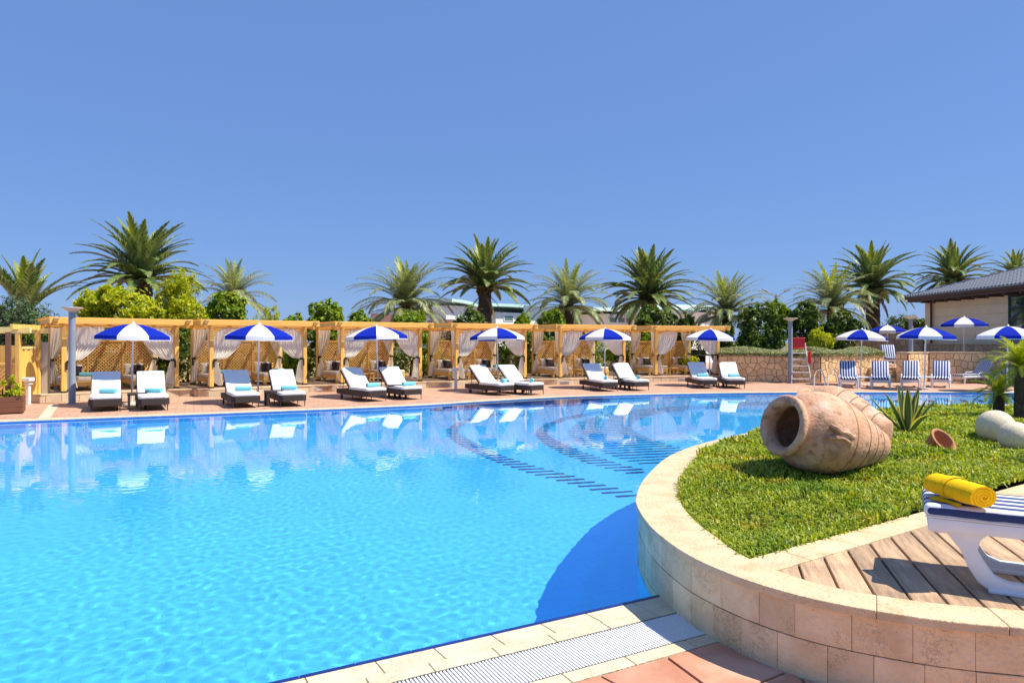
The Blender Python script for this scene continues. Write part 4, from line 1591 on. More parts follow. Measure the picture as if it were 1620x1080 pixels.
# ------------------------------------------------------------------ stone walls on the right
def stone_wall(name, path, z0, z1, label, size, m=None, cap=True, seed=1, group='crazy paved stone walls', thick=.35):
    m = m or M['stone']
    rd = random.Random(seed)
    pa = Path(path)
    r = thing(name, (path[0][0], path[0][1], z0), label=label, cat='wall', group=group)
    ox, oy = path[0]
    nx = max(2, int(pa.L / size)); ny = max(1, int((z1 - z0) / size))
    # core
    mb = MB()
    k = max(2, len(path) * 2)
    vs = []
    for i in range(k + 1):
        a = pa.off(pa.L * i / k, -.0); b = pa.off(pa.L * i / k, -thick)
        vs += [(a[0] - ox, a[1] - oy, -.05), (a[0] - ox, a[1] - oy, z1 - z0), (b[0] - ox, b[1] - oy, z1 - z0), (b[0] - ox, b[1] - oy, -.05)]
    fs = []
    for i in range(k):
        for q in range(4):
            q2 = (q + 1) % 4
            fs.append((i * 4 + q, i * 4 + 4 + q, i * 4 + 4 + q2, i * 4 + q2))
    fs += [(0, 1, 2, 3), tuple(k * 4 + q for q in (3, 2, 1, 0))]
    mb.add(vs, fs)
    link('wall_core', mb.mesh('wall_core', M['mortar']), r)
    for c in voronoi(jitter_seeds(0, pa.L, 0, z1 - z0, nx, ny, .36, rd), 0.01, pa.L - .01, 0.01, z1 - z0 - .01, .022):
        if area(c) < 0: c = c[::-1]
        gx_ = sum(p[0] for p in c) / len(c); gy_ = sum(p[1] for p in c) / len(c)
        pr = .022 + rd.uniform(-.007, .010)
        n_ = len(c)
        vs = []
        for (f, h) in ((1, -.01), (1, pr - .008), (.88, pr)):
            for (sx, sz) in c:
                s_ = gx_ + (sx - gx_) * f; z_ = gy_ + (sz - gy_) * f
                q = pa.off(s_, h)
                vs.append((q[0] - ox, q[1] - oy, z_))
        fs = []
        for b in range(2):
            for i in range(n_):
                j = (i + 1) % n_
                fs.append((b * n_ + i, b * n_ + j, (b + 1) * n_ + j, (b + 1) * n_ + i))
        fs.append(tuple(2 * n_ + i for i in range(n_)))
        link('stone', MB().add(vs, fs).mesh('stone', m), r)
    if cap:
        s = 0
        while s < pa.L - .05:
            ww = min(rd.uniform(.5, .8), pa.L - s)
            q = [pa.off(s + .006, .045), pa.off(s + ww - .006, .045), pa.off(s + ww - .006, -thick), pa.off(s + .006, -thick)]
            if area(q) < 0: q = q[::-1]
            link('cap_stone', MB().prism([(p[0] - ox, p[1] - oy) for p in q], z1 - z0 + .002, z1 - z0 + .055 + rd.uniform(-.006, .01)).mesh('cap_stone', M['capstone'], bevel=.008, seg=1), r)
            s += ww
    return r
wallA = catmull([(9.3, 30.7), (11.2, 29.95), (13.25, 29.35)], 4)
stone_wall('stone_wall', wallA, 0, 1.12, 'shaded honey stone retaining wall behind the lifeguard chair', .25, seed=1)
stone_wall('stone_wall', [(13.28, 29.36), (17.15, 31.5)], 0, 1.14, 'sunlit yellow stone wall running back to the steps', .25, seed=2)
stone_wall('stone_wall', [(16.75, 29.75), (17.0, 29.35)], 0, 1.26, 'narrow stone pier end beside the steps', .22, seed=3)
stone_wall('stone_wall', [(17.03, 29.34), (18.45, 30.25)], 0, 1.26, 'short sunlit stone wall right of the steps, behind the lamp post', .25, seed=4)
stone_wall('stone_wall', [(18.48, 30.24), (23.6, 28.9)], 0, 1.26, 'long shaded stone wall behind the striped sunbeds on the right', .26, seed=5)
# bank behind the left wall and upper terrace
bank = [(9.3, 30.9), (11.3, 30.1), (13.2, 29.7), (16.9, 31.75), (17.4, 33), (17.4, 37), (8.5, 38)]
q = bank if area(bank) > 0 else bank[::-1]
tag(link('planted_bank', sheet(q, [], 1.10).mesh('planted_bank', M['soil'])), kind='structure')
up = [(17.2, 31.6), (17.0, 29.65), (18.4, 30.55), (24, 29.2), (40, 29), (40, 46), (17.2, 46)]
q = up if area(up) > 0 else up[::-1]
tag(link('upper_terrace', MB().prism(q, .0, .62).mesh('upper_terrace', M['paving'])), kind='structure')
# steps
sp = thing('stone_steps', (16.9, 30.3, 0), label='short flight of stone steps between the yellow and orange walls', cat='steps')
for i in range(4):
    zz = .62 * (i + 1) / 4.2
    link('riser', MB().box(-.75, .35, -.5 + i * .34, 1.6, .155 * i - .0, zz).mesh('riser', M['stone']), sp)
    link('tread', MB().box(-.75, .37, -.54 + i * .34, -.17 + i * .34, zz + .001, zz + .028).mesh('tread', M['capstone'], bevel=.006, seg=1), sp)
# walls below the building
stone_wall('stone_wall', [(19.6, 39.5), (22.4, 37.2)], .62, 2.25, 'tall grey stone wall left of the beige building', .30, M['stonegrey'], True, 6)
stone_wall('stone_wall', [(22.5, 37.2), (22.75, 27.5)], .62, 1.62, 'low stone base wall under the beige building', .30, M['stonegrey'], True, 7)

# ------------------------------------------------------------------ beige pavilion on the right
def pavilion():
    r = thing('pavilion', (23.35, 38.0, .62), label='beige single storey building with dark tiled hip roof at the right', cat='building')
    # local: x right (into the building), y away; the seen face is x=0, y from -12 to 0
    zb, zt = .95, 3.42
    ys_ = [0.0]
    bands = [zb, 1.45, 1.98, 2.50, 3.0, zt]
    win0, win1 = -5.9, -9.3
    for i in range(5):
        link('wall_panel', MB().box(.0, .25, win0, -.0, bands[i] + .022, bands[i + 1] - .022).mesh('wall_panel', M['beigewall'], bevel=.006, seg=1), r)
        link('wall_panel', MB().box(.0, .25, -13, win1, bands[i] + .022, bands[i + 1] - .022).mesh('wall_panel', M['beigewall'], bevel=.006, seg=1), r)
    link('wall', MB().box(.04, 9, -13, .02, -.6, zt + .05).mesh('wall', M['beigewall']), r)
    link('corner_pilaster', MB().box(-.06, .3, .05, .5, .3, zt).mesh('corner_pilaster', M['beigewall'], bevel=.008), r)
    link('downpipe', MB().tube([(-.09, -.12, .2), (-.09, -.12, zt)], .055, 8).mesh('downpipe', M['fascia'], smooth=True), r)
    w = link('window', MB().box(.0, .035, win1 + .02, win0 - .02, .55, 3.3).mesh('window', M['glass']), r)
    for y in (win0 - .05, win0 - 1.2, win0 - 2.3, win1 + .05):
        link('window_frame', MB().box(-.03, .05, y - .05, y + .05, .55, 3.3).mesh('window_frame', M['window_dark']), w)
    for z in (.55, 1.3, 2.2, 2.75, 3.3):
        link('window_frame', MB().box(-.028, .048, win1, win0, z - .04, z + .04).mesh('window_frame', M['window_dark']), w)
    # eaves
    ze = 3.42
    link('soffit', MB().box(-.8, 9.5, -13.5, .8, ze, ze + .05).mesh('soffit', M['fascia']), r)
    link('fascia', MB().box(-.85, -.8, -13.5, .85, ze - .04, ze + .20).mesh('fascia', M['fascia'], bevel=.008, seg=1), r)
    link('fascia', MB().box(-.8, 9.5, .8, .85, ze - .04, ze + .20).mesh('fascia', M['fascia'], bevel=.008, seg=1), r)
    link('gutter', MB().tube([(-.92, -13.5, ze + .17), (-.92, .9, ze + .17)], .07, 8).mesh('gutter', M['fascia'], smooth=True), r)
    for i in range(12):
        link('eave_beam', MB().box(-.78, -.01, -.4 - i * 1.05, -.28 - i * 1.05, ze - .14, ze - .002).mesh('eave_beam', M['fascia']), r)
    # hip roof: west slope with half round tiles
    zr, sl = ze + .24, .31
    # slope surface
    mb = MB()
    mb.add([(-.95, .95, zr), (-.95, -13.5, zr), (5.2, -13.5, zr + 6.15 * sl), (5.2, -5.2, zr + 6.15 * sl)], [(0, 1, 2, 3)])
    mb.add([(-.95, .95, zr), (5.2, -5.2, zr + 6.15 * sl), (11, .95, zr)], [(0, 1, 2)])
    mb.add([(-.95, .95, zr - .06), (-.95, -13.5, zr - .06), (-.95, -13.5, zr), (-.95, .95, zr)], [(0, 1, 2, 3)])
    roof = link('roof', mb.mesh('roof', M['rooftile']), r)
    mb = MB()
    pitch = .25
    y = .8
    while y > -13.3:
        xe = min(5.2, -y)
        x0 = -1.0
        nrow = max(1, int((xe - x0) / .38))
        for k in range(nrow):
            xa, xb = x0 + k * .38, min(xe, x0 + (k + 1) * .38 + .02)
            za, zb_ = zr + (xa + .95) * sl + .028, zr + (xb + .95) * sl + .004
            vs = []
            for (xx, zz) in ((xa, za), (xb, zb_)):
                for a in range(5):
                    an = PI * a / 4
                    vs.append((xx, y + math.cos(an) * .09, zz + math.sin(an) * .105))
            mb.add(vs, [(a, a + 1, a + 6, a + 5) for a in range(4)] + [(4, 3, 2, 1, 0)])
        y -= pitch
    o = link('roof_tiles', mb.mesh('roof_tiles', M['rooftile'], smooth=True), r)
    o['kind'] = 'stuff'
    link('hip_cap', MB().tube([(-.95, .95, zr + .06), (5.2, -5.2, zr + 6.15 * sl + .06)], .09, 8).mesh('hip_cap', M['rooftile'], smooth=True), roof)
pavilion()

# ------------------------------------------------------------------ far white buildings
def far_building(name, px0, px1, d, ytop, z_low, label, roof=None, windows=(), extra=None, wall=None, depth=8):
    x0, x1 = K(px0, d), K(px1, d)
    zt = ZH(ytop, d)
    r = thing(name, ((x0 + x1) / 2, d, 0), R(42) if wall is None else R(12), label=label, cat='building', group=None)
    w = (x1 - x0) / 2
    link('wall', MB().box(-w, w, 0, depth, z_low, zt).mesh('wall', wall or M['whitewall']), r)
    for (a0, a1, b0, b1) in windows:
        xa, xb = K(a0, d) - (x0 + x1) / 2, K(a1, d) - (x0 + x1) / 2
        za, zb_ = ZH(b1, d), ZH(b0, d)
        o = link('window', MB().box(xa, xb, -.06, -.003, za, zb_).mesh('window', M['whitewall']), r)
        link('pane', MB().box(xa + .1, xb - .1, -.075, -.061, za + .08, zb_ - .08).mesh('pane', M['glassfar']), o)
    if roof:
        for (a0, a1, b0, b1, c) in roof:   # sloping slab from (a0,b0) to (a1,b1)
            xa, xb = K(a0, d) - (x0 + x1) / 2, K(a1, d) - (x0 + x1) / 2
            za, zb_ = ZH(b0, d), ZH(b1, d)
            n_ = 8
            vs = []
            for i in range(n_ + 1):
                f = i / n_
                x = xa + (xb - xa) * f
                z = za + (zb_ - za) * f + c * math.sin(PI * f)
                vs += [(x, -.6, z - .28), (x, -.6, z), (x, depth, z + .5), (x, depth, z - .28)]
            fs = []
            for i in range(n_):
                for k in range(4):
                    k2 = (k + 1) % 4
                    fs.append((i * 4 + k, i * 4 + k2, i * 4 + 4 + k2, i * 4 + 4 + k))
            fs += [(0, 3, 2, 1), tuple(n_ * 4 + k for k in range(4))]
            link('roof', MB().add(vs, fs).mesh('roof', M['mint']), r)
    return r
far_building('villa', 700, 760, 66, 484, 0, 'white building with raised mint green roof behind the fourth pergola', [(704, 760, 474, 481, .1)], [(722, 738, 498, 507)])
far_building('villa', 764, 930, 72, 496, 0, 'long low white building with pale mint roof left of the windowed one', [(740, 932, 484, 492, .25)], [(780, 800, 500, 509), (815, 835, 501, 509), (850, 870, 502, 510)])
far_building('villa', 932, 1070, 62, 498, 0, 'white building with a row of wide windows behind the fifth pergola', [(895, 1072, 490, 494, .15)], [(942, 961, 502, 512), (962, 981, 502, 512), (982, 1001, 502, 512)])
gb = far_building('villa', 1074, 1152, 58, 494, 0, 'white gabled building with round porthole window behind the rightmost pergola', [(1066, 1156, 492, 490, .4)], [])
link('porthole', MB().tube([(K(1121, 58) - (K(1074, 58) + K(1152, 58)) / 2, -.12, ZH(505, 58)), (K(1121, 58) - (K(1074, 58) + K(1152, 58)) / 2, .05, ZH(505, 58))], .28, 18).mesh('porthole', M['glassfar']), gb)
far_building('brick_house', 588, 645, 50, 496, 0, 'low brick house half hidden behind the third pergola', None, [], None, M['brickfar'], 5)
far_building('brick_house', 684, 718, 48, 505, 0, 'pinkish brick outbuilding seen between palms above the third pergola', None, [], None, M['brickfar'], 4)

# ------------------------------------------------------------------ garden wall behind the pergolas
gw = []
for i in range(6):
    gw += [UL(i, -.6, PD + 3.0), UL(i, PW + .6, PD + 3.0)]
gp = Path(catmull([(-24, 16)] + gw + [(10.5, 37)], 3))
vs = []
for i in range(61):
    a = gp.off(gp.L * i / 60, 0); b = gp.off(gp.L * i / 60, -.2)
    vs += [(a[0], a[1], 0), (a[0], a[1], 1.25), (b[0], b[1], 1.25), (b[0], b[1], 0)]
fs = [(i * 4 + k, i * 4 + 4 + k, i * 4 + 4 + (k + 1) % 4, i * 4 + (k + 1) % 4) for i in range(60) for k in range(4)]
w_ = thing('garden_wall', (0, 0, 0), label='low yellowish garden wall behind the pergolas', cat='wall')
link('wall', MB().add(vs, fs).mesh('wall', M['yellowwall']), w_)
vs = []
for i in range(61):
    a = gp.off(gp.L * i / 60, .05); b = gp.off(gp.L * i / 60, -.25)
    vs += [(a[0], a[1], 1.252), (a[0], a[1], 1.33), (b[0], b[1], 1.33), (b[0], b[1], 1.252)]
link('coping', MB().add(vs, fs).mesh('coping', M['greymetal']), w_)

# ------------------------------------------------------------------ white plastic sunbeds far right
def make_sunbed():
    r = thing('sunbed', (0, 0, 0))
    for y in (-.29, .29):
        link('side_rail', MB().box(-1.9, 0, y - .03, y + .03, .25, .33).mesh('side_rail', M['plastic'], bevel=.012, seg=1), r)
    for x, lean in ((-.10, .04), (-1.35, -.06)):
        for y in (-.29, .29):
            link('leg', MB().tube([(x, y, .28), (x + lean * .5, y, .14), (x + lean, y, 0)], [.045, .035, .03], 6).mesh('leg', M['plastic'], smooth=True), r)
        link('stretcher', MB().box(x - .02, x + .02, -.26, .26, .20, .25).mesh('stretcher', M['plastic']), r)
    link('slat_bed', MB().box(-1.25, -.02, -.26, .26, .28, .31).mesh('slat_bed', M['plastic']), r)
    link('seat_pad', MB().box(-1.18, -.01, -.285, .285, .335, .395).mesh('seat_pad', M['stripe'], bevel=.02, seg=2, smooth=True), r)
    an = R(52)
    def rot(v):
        return (-1.16 + v[0] * math.cos(an) + v[2] * math.sin(an), v[1], .34 - v[0] * math.sin(an) + v[2] * math.cos(an))
    b = MB().box(-.80, .0, -.30, .30, -.03, .0); b.v = [rot(v) for v in b.v]
    link('backrest', b.mesh('backrest', M['plastic'], bevel=.01, seg=1), r)
    b = MB().box(-.80, .02, -.285, .285, .005, .06); b.v = [rot(v) for v in b.v]
    link('back_pad', b.mesh('back_pad', M['stripe'], bevel=.02, seg=2, smooth=True), r)
    for y in (-.31, .31):
        link('arm_rest', MB().tube([(-1.5, y, .42), (-1.2, y, .47), (-.85, y, .45), (-.78, y, .32)], .022, 6).mesh('arm_rest', M['plastic'], smooth=True), r)
    return r
sb = make_sunbed()
SB = [((1344, 614), 246, 0, 'leftmost of the front row'), ((1394, 614), 243, 0, 'second in the front row'), ((1440, 613.5), 239, 0, 'in front of the lamp post'),
      ((1488, 613.5), 237, 0, 'rightmost of the front row of four'), ((1514, 606.5), 196, 0, 'seen side on against the long stone wall'), ((1570, 606.5), 222, 0, 'half hidden behind the small palms'), ((1600, 607.5), 215, 0, 'furthest right behind the small palms')]
for i, ((px, py), a, z, where) in enumerate(SB):
    o = sb if i == 0 else copy_tree(sb)
    x, y = P(px, py)
    o.location = (x, y, z); o.rotation_euler = (0, 0, R(a))
    tag(o, 'white sunbed with blue striped pads, ' + where, 'sunbed', 'white plastic sunbeds with striped pads')
o = copy_tree(sb)
o.location = (K(1413, 32.2), 32.2, .625); o.rotation_euler = (0, 0, R(250))
tag(o, 'white sunbed with blue striped pads at the top of the stone steps', 'sunbed', 'white plastic sunbeds with striped pads')
pt = thing('plastic_table', (0, 0, 0))
link('table_top', MB().box(-.25, .25, -.25, .25, .38, .42).mesh('table_top', M['plastic'], bevel=.012, seg=2), pt)
lm = MB().box(-.025, .025, -.025, .025, 0, .38).mesh('leg', M['plastic'])
for a in (-.2, .2):
    for b in (-.2, .2):
        link('leg', lm, pt, (a, b, 0))
for i, (px, py, where) in enumerate(((1369, 613, 'between the two leftmost striped sunbeds'), (1465, 612.5, 'between the third and fourth striped sunbeds'), (1557, 601.5, 'against the long stone wall'))):
    o = pt if i == 0 else copy_tree(pt)
    x, y = P(px, py)
    o.location = (x, y, 0); o.rotation_euler = (0, 0, R(60))
    if i == 2: o.scale = (.8, .8, 1.25)
    tag(o, 'small white plastic table ' + where, 'table', 'white plastic tables')

# ------------------------------------------------------------------ lifeguard chair, rescue float, pool ladder
x, d = P(1268, 606.5)
lc = thing('lifeguard_chair', (x, d, 0), R(-8), label='tall ladder chair with red seat against the stone wall', cat='lifeguard chair')
for s in (-1, 1):
    link('rail', MB().tube([(s * .40, 0, 0), (s * .27, .42, 1.50), (s * .27, .44, 1.72)], .026, 6).mesh('rail', M['white']), lc)
    link('rail', MB().tube([(s * .42, 1.15, 0), (s * .28, .78, 1.46)], .026, 6).mesh('rail', M['white']), lc)
for i in range(5):
    z = .18 + i * .27
    f = z / 1.5
    w = .40 - .13 * f
    link('rung', MB().box(-w, w, .42 * f - .05, .42 * f + .05, z, z + .03).mesh('rung', M['white'], bevel=.006, seg=1), lc)
link('seat', MB().box(-.27, .27, .36, .80, 1.46, 1.50).mesh('seat', M['red'], bevel=.015), lc)
link('seat_back', MB().box(-.25, .25, .40, .44, 1.52, 1.94).mesh('seat_back', M['red'], bevel=.02, seg=3), lc)
for s in (-1, 1):
    link('arm', MB().tube([(s * .28, .42, 1.7), (s * .28, .84, 1.68), (s * .28, .84, 1.48)], .016, 6).mesh('arm', M['white']), lc)
rf = thing('rescue_float', (x + .42, d + .18, 0), label='red rescue float hanging on the side of the lifeguard chair', cat='float')
link('float_body', MB().lathe([(.0, 1.38), (.05, 1.35), (.07, 1.28), (.05, 1.10), (.075, .92), (.055, .84), (.0, .82)], 10).mesh('float_body', M['red'], smooth=True), rf)
link('strap', MB().tube([(0, 0, 1.37), (-.05, .0, 1.50), (-.10, .02, 1.52)], .012, 5).mesh('strap', M['red']), rf)
ld = thing('pool_ladder', (P(1314, 619.5)[0], P(1314, 619.5)[1], 0), R(10), label='chrome pool ladder rails on the far edge', cat='ladder')
for s in (-.27, .27):
    pts = [(s, .55, 0), (s, .52, .55), (s, .42, .72), (s, .22, .78), (s, .04, .68), (s, -.06, .40), (s, -.12, -.10), (s, -.12, -.5)]
    link('rail', MB().tube(pts, .021, 8).mesh('rail', M['chrome'], smooth=True), ld)
link('tread', MB().box(-.27, .27, -.16, -.08, -.30, -.27).mesh('tread', M['chrome']), ld)

# twin street lamp far away
d = 62
sl_ = thing('street_lamp', (K(1228, d), d, 0), label='distant street lamp with two curved arms above the dark trees', cat='street lamp')
zt = ZH(466, d)
link('pole', MB().tube([(0, 0, 0), (0, 0, zt)], [.12, .07], 8).mesh('pole', M['greymetal']), sl_)
for s in (-1, 1):
    a = link('arm', MB().tube([(0, 0, zt - .3), (s * .35, 0, zt), (s * .9, 0, zt + .32), (s * .95, 0, zt + .34)], .04, 6).mesh('arm', M['greymetal']), sl_)
    link('lamp_head', MB().tube([(s * .8, 0, zt + .3), (s * 1.25, 0, zt + .5)], [.11, .06], 8).mesh('lamp_head', M['greymetal']), a)

# ------------------------------------------------------------------ jars, pot, spheres
def jar(base, axis, L, prof, label, name, seg=72, neck=True):
    ax = Vector(axis).normalized()
    q = ax.to_track_quat('Z', 'Y')
    r = link(name, None, None, base)
    r.rotation_mode = 'QUATERNION'
    r.rotation_quaternion = q
    tag(r, label, 'jar', 'large terracotta jars on the lawn')
    body = MB()
    rd = random.Random(2)
    def mp(x, y, z):
        f = 1 + .012 * math.sin(3 * math.atan2(y, x) + z * 4)
        return (x * f, y * f, z)
    body.lathe([(rr_ * 1, zz * L) for rr_, zz in prof], seg, mp)
    link('body', body.mesh('body', M['jar'], smooth='all'), r)
    return r
J = [(.0, .0), (.15, .0), (.178, .012), (.195, .05), (.232, .13), (.288, .24), (.342, .35), (.385, .46), (.410, .56), (.416, .63), (.410, .70), (.390, .77), (.350, .83), (.300, .872), (.262, .897), (.243, .915), (.240, .926),
     (.252, .934), (.288, .944), (.306, .960), (.308, .982), (.292, 1.0), (.265, 1.002), (.232, .985), (.212, .95), (.205, .91), (.235, .86), (.31, .79), (.36, .70), (.37, .60), (.34, .45), (.25, .2), (.1, .08), (.0, .06)]
J = [(a_ * .95, b_) for a_, b_ in J]
JB = Vector((3.66, 6.84, .70)); JA = Vector((-1.11, -.39, .268))
j1 = jar(JB, JA, 1.22, J, 'large terracotta storage jar lying with its dark mouth facing left', 'storage_jar')
def band(parent, L, rad, z, w=.008, pr=.004):
    link('band', MB().lathe([(rad, z - w), (rad + pr, z - w * .6), (rad + pr, z + w * .6), (rad, z + w)], 72, lambda x, y, zz: (x * (1 + .012 * math.sin(3 * math.atan2(y, x) + zz * 4)), y * (1 + .012 * math.sin(3 * math.atan2(y, x) + zz * 4)), zz)).mesh('band', M['jarband'], smooth=True), parent)
def rad_at(zf):
    for a, b in zip(J, J[1:]):
        if a[1] <= zf <= b[1] and b[1] > a[1]:
            return a[0] + (b[0] - a[0]) * (zf - a[1]) / (b[1] - a[1])
    return .3
for zf in (.13, .25, .38, .55):
    band(j1, 1.22, rad_at(zf) - .001, zf * 1.22)
# relief handle on the shoulder
q = j1.rotation_quaternion
Minv = q.to_matrix().inverted()
camdir = Minv @ Vector((-.35, -1, .25)).normalized()
ang = math.atan2(camdir.y, camdir.x)
def onjar(da, zf, lift=0):
    rr_ = rad_at(zf) + lift
    a = ang + da
    return (rr_ * math.cos(a), rr_ * math.sin(a), zf * 1.22)
h = MB()
h.tube([onjar(.10, .80, .004), onjar(.03, .775, .03), onjar(-.03, .73, .026), onjar(-.02, .68, .028), onjar(-.09, .625, .018), onjar(.0, .61, .004)], [.022, .03, .018, .020, .028, .016], 8)
h.tube([onjar(-.22, .80, .002), onjar(-.16, .765, .022), onjar(-.14, .70, .02), onjar(-.20, .64, .016), onjar(-.32, .61, .003)], [.016, .024, .016, .022, .014], 8)
h.tube([onjar(-.12, .77, .012), onjar(-.08, .72, .014), onjar(-.10, .66, .012)], .016, 6)
link('relief_handle', h.mesh('relief_handle', M['jar'], smooth=True), j1)
j2 = jar(Vector((3.97, 7.22, .76)), Vector((-.56, .66, .16)), .98, [(a * .98, b) for a, b in J], 'second terracotta jar lying behind the first with its base to the right', 'storage_jar')
for zf in (.13, .25, .38, .52):
    band(j2, .98, rad_at(zf) * .98 - .001, zf * .98)
# half buried pot
pot = thing('clay_pot', (4.86, 7.75, float(ground_h(4.86, 7.75)) + .05), R(12), label='half buried red clay pot with open rim in the lawn', cat='pot')
PSC = .66
pp = [(.10, -.22), (.17, -.12), (.20, .0), (.205, .04), (.235, .05), (.24, .085), (.225, .095), (.19, .09), (.175, .0), (.12, -.12), (.0, -.16)]
ax = Vector((.16, -.74, .62)).normalized().to_track_quat('Z', 'Y')
def mp(x, y, z):
    v = ax @ Vector((x, y, z)) * PSC
    return (v.x, v.y, v.z + .01)
link('body', MB().lathe(pp, 40, mp).mesh('body', M['redpot'], smooth='all'), pot)
def sphere(c, r, label):
    mb = MB()
    def fn(u, v):
        a = 2 * PI * u; b = PI * (v - .5)
        f = 1
        return (r * f * math.cos(a) * math.cos(b), r * f * math.sin(a) * math.cos(b), r * math.sin(b))
    mb.grid(fn, 40, 22, True)
    o = link('stone_sphere', mb.mesh('stone_sphere', M['sphere'], smooth='all'), None, c)
    tag(o, label, 'stone sphere', 'cast stone spheres on the lawn')
sphere((K(1575, 8.5), 8.5, ZH(676, 8.5)), .215, 'larger rough cream stone sphere on the lawn below the small palms')
sphere((K(1606, 7.9), 7.9, ZH(691, 7.9)), .175, 'smaller rough cream stone sphere at the right edge of the lawn')

# ------------------------------------------------------------------ near sunbed and yellow towel
SA = R(-30)
sx0, sy0 = 2.37, 3.90
nb_ = thing('near_sunbed', (sx0, sy0, ZP - .008), SA, label='white plastic sunbed with navy striped pad on the planter deck', cat='sunbed')
# local x runs from the foot end (0) to the head
def loop_leg(y, name):
    prof_o = [(.06, .31), (.10, .27), (.15, .20), (.18, .12), (.225, .045), (.29, .0), (.80, .0), (.87, .05), (.92, .14), (.99, .24), (1.04, .31)]
    prof_i = [(1.0 - .06, .31), (.90, .255), (.845, .16), (.80, .085), (.74, .062), (.36, .062), (.30, .085), (.255, .15), (.225, .21), (.235, .265), (.28, .31)]
    mb = MB()
    poly = prof_o + prof_i
    # outline as strip: outer and inner have equal counts
    n_ = len(prof_o)
    inn = prof_i[::-1]
    vs = []
    for yy in (y - .028, y + .028):
        for (a, b) in prof_o: vs.append((a, yy, b))
        for (a, b) in inn: vs.append((a, yy, b))
    fs = []
    o2 = 2 * n_
    for i in range(n_ - 1):
        fs.append((i, i + 1, n_ + i + 1, n_ + i))
        fs.append((o2 + n_ + i, o2 + n_ + i + 1, o2 + i + 1, o2 + i))
        fs.append((o2 + i, o2 + i + 1, i + 1, i))
        fs.append((n_ + i, n_ + i + 1, o2 + n_ + i + 1, o2 + n_ + i))
    fs.append((0, n_, o2 + n_, o2)); fs.append((n_ - 1, o2 + n_ - 1, o2 + 2 * n_ - 1, 2 * n_ - 1))
    mb.add(vs, fs)
    mb.f = [f[::-1] for f in mb.f]
    return mb.mesh(name, M['plastic'], bevel=.007, seg=2, smooth=True)
for y in (-.20, .20):
    link('leg', loop_leg(y, 'leg'), nb_)
# foot pad under the near runner
for y in (-.20, .20):
    link('runner', MB().box(.27, .82, y - .04, y + .04, .0, .022).mesh('runner', M['plastic'], bevel=.006), nb_)
fo = MB()
pr_ = [(.0, .335), (.0, .30), (.05, .275), (.16, .29), (.16, .345)]
for y in (-.222, .222):
    link('side_rail', MB().prism([(.0, .295), (.05, .285), (.13, .300), (1.86, .300), (1.86, .365), (.0, .365)], y - .032, y + .032, lambda x, z, yy: (x, yy, z)).mesh('side_rail', M['plastic'], bevel=.008, seg=2, smooth=True), nb_)
link('foot_rail', MB().box(.0, .06, -.188, .188, .29, .362).mesh('foot_rail', M['plastic'], bevel=.01), nb_)
for i in range(9):
    link('slat', MB().box(.10 + i * .12, .18 + i * .12, -.188, .188, .335, .358).mesh('slat', M['plastic'], bevel=.004, seg=1), nb_)
link('seat_pad', MB().box(-.02, 1.18, -.258, .258, .367, .437).mesh('seat_pad', M['stripe_near'], bevel=.03, seg=4, smooth=True), nb_)
link('piping', MB().tube([(-.012, -.252, .372), (1.17, -.252, .372)], .006, 5).mesh('piping', M['white']), nb_)
b = MB().box(0, .72, -.258, .258, .0, .07)
b.v = [(1.17 + v[0] * math.cos(R(35)) - v[2] * math.sin(R(35)), v[1], .37 + v[0] * math.sin(R(35)) + v[2] * math.cos(R(35))) for v in b.v]
link('back_pad', b.mesh('back_pad', M['stripe_near'], bevel=.03, seg=4, smooth=True), nb_)
tw = roll_mesh(.36, .082, 3.6, M['yellow'], 'yellow_towel', 30, squash=.80, nl=19, wob=.012)
to = link('yellow_towel', tw, None, (2.43, 3.71, ZP - .008 + .438), (0, 0, R(-86)))
tag(to, 'bright yellow rolled towel on the near striped sunbed', 'towel')
fl_ = MB().grid(lambda u, v: (-.10 + .20 * u, -.062 - .045 * v * (1 - .5 * u), .004 + .010 * (1 - v) ** 2 + .003 * math.sin(9 * u + 2) * v), 14, 6)
fl_.v += [(a_, b_, c_ - .0035) for a_, b_, c_ in fl_.v[:84]]
fl_.f += [tuple(q_ + 84 for q_ in f_[::-1]) for f_ in fl_.f[:65]]
link('loose_hem', fl_.mesh('loose_hem', M['yellow'], smooth='all'), to)
nbm = MB()
nbm.lathe([(.0845, -.03), (.087, -.026), (.087, .010), (.0845, .014)], 36, lambda x, y, z: (z - .03, x * .985, y * .80 * .985 + .082 * .80))
link('woven_border', nbm.mesh('woven_border', M['yellow'], smooth=True), to)

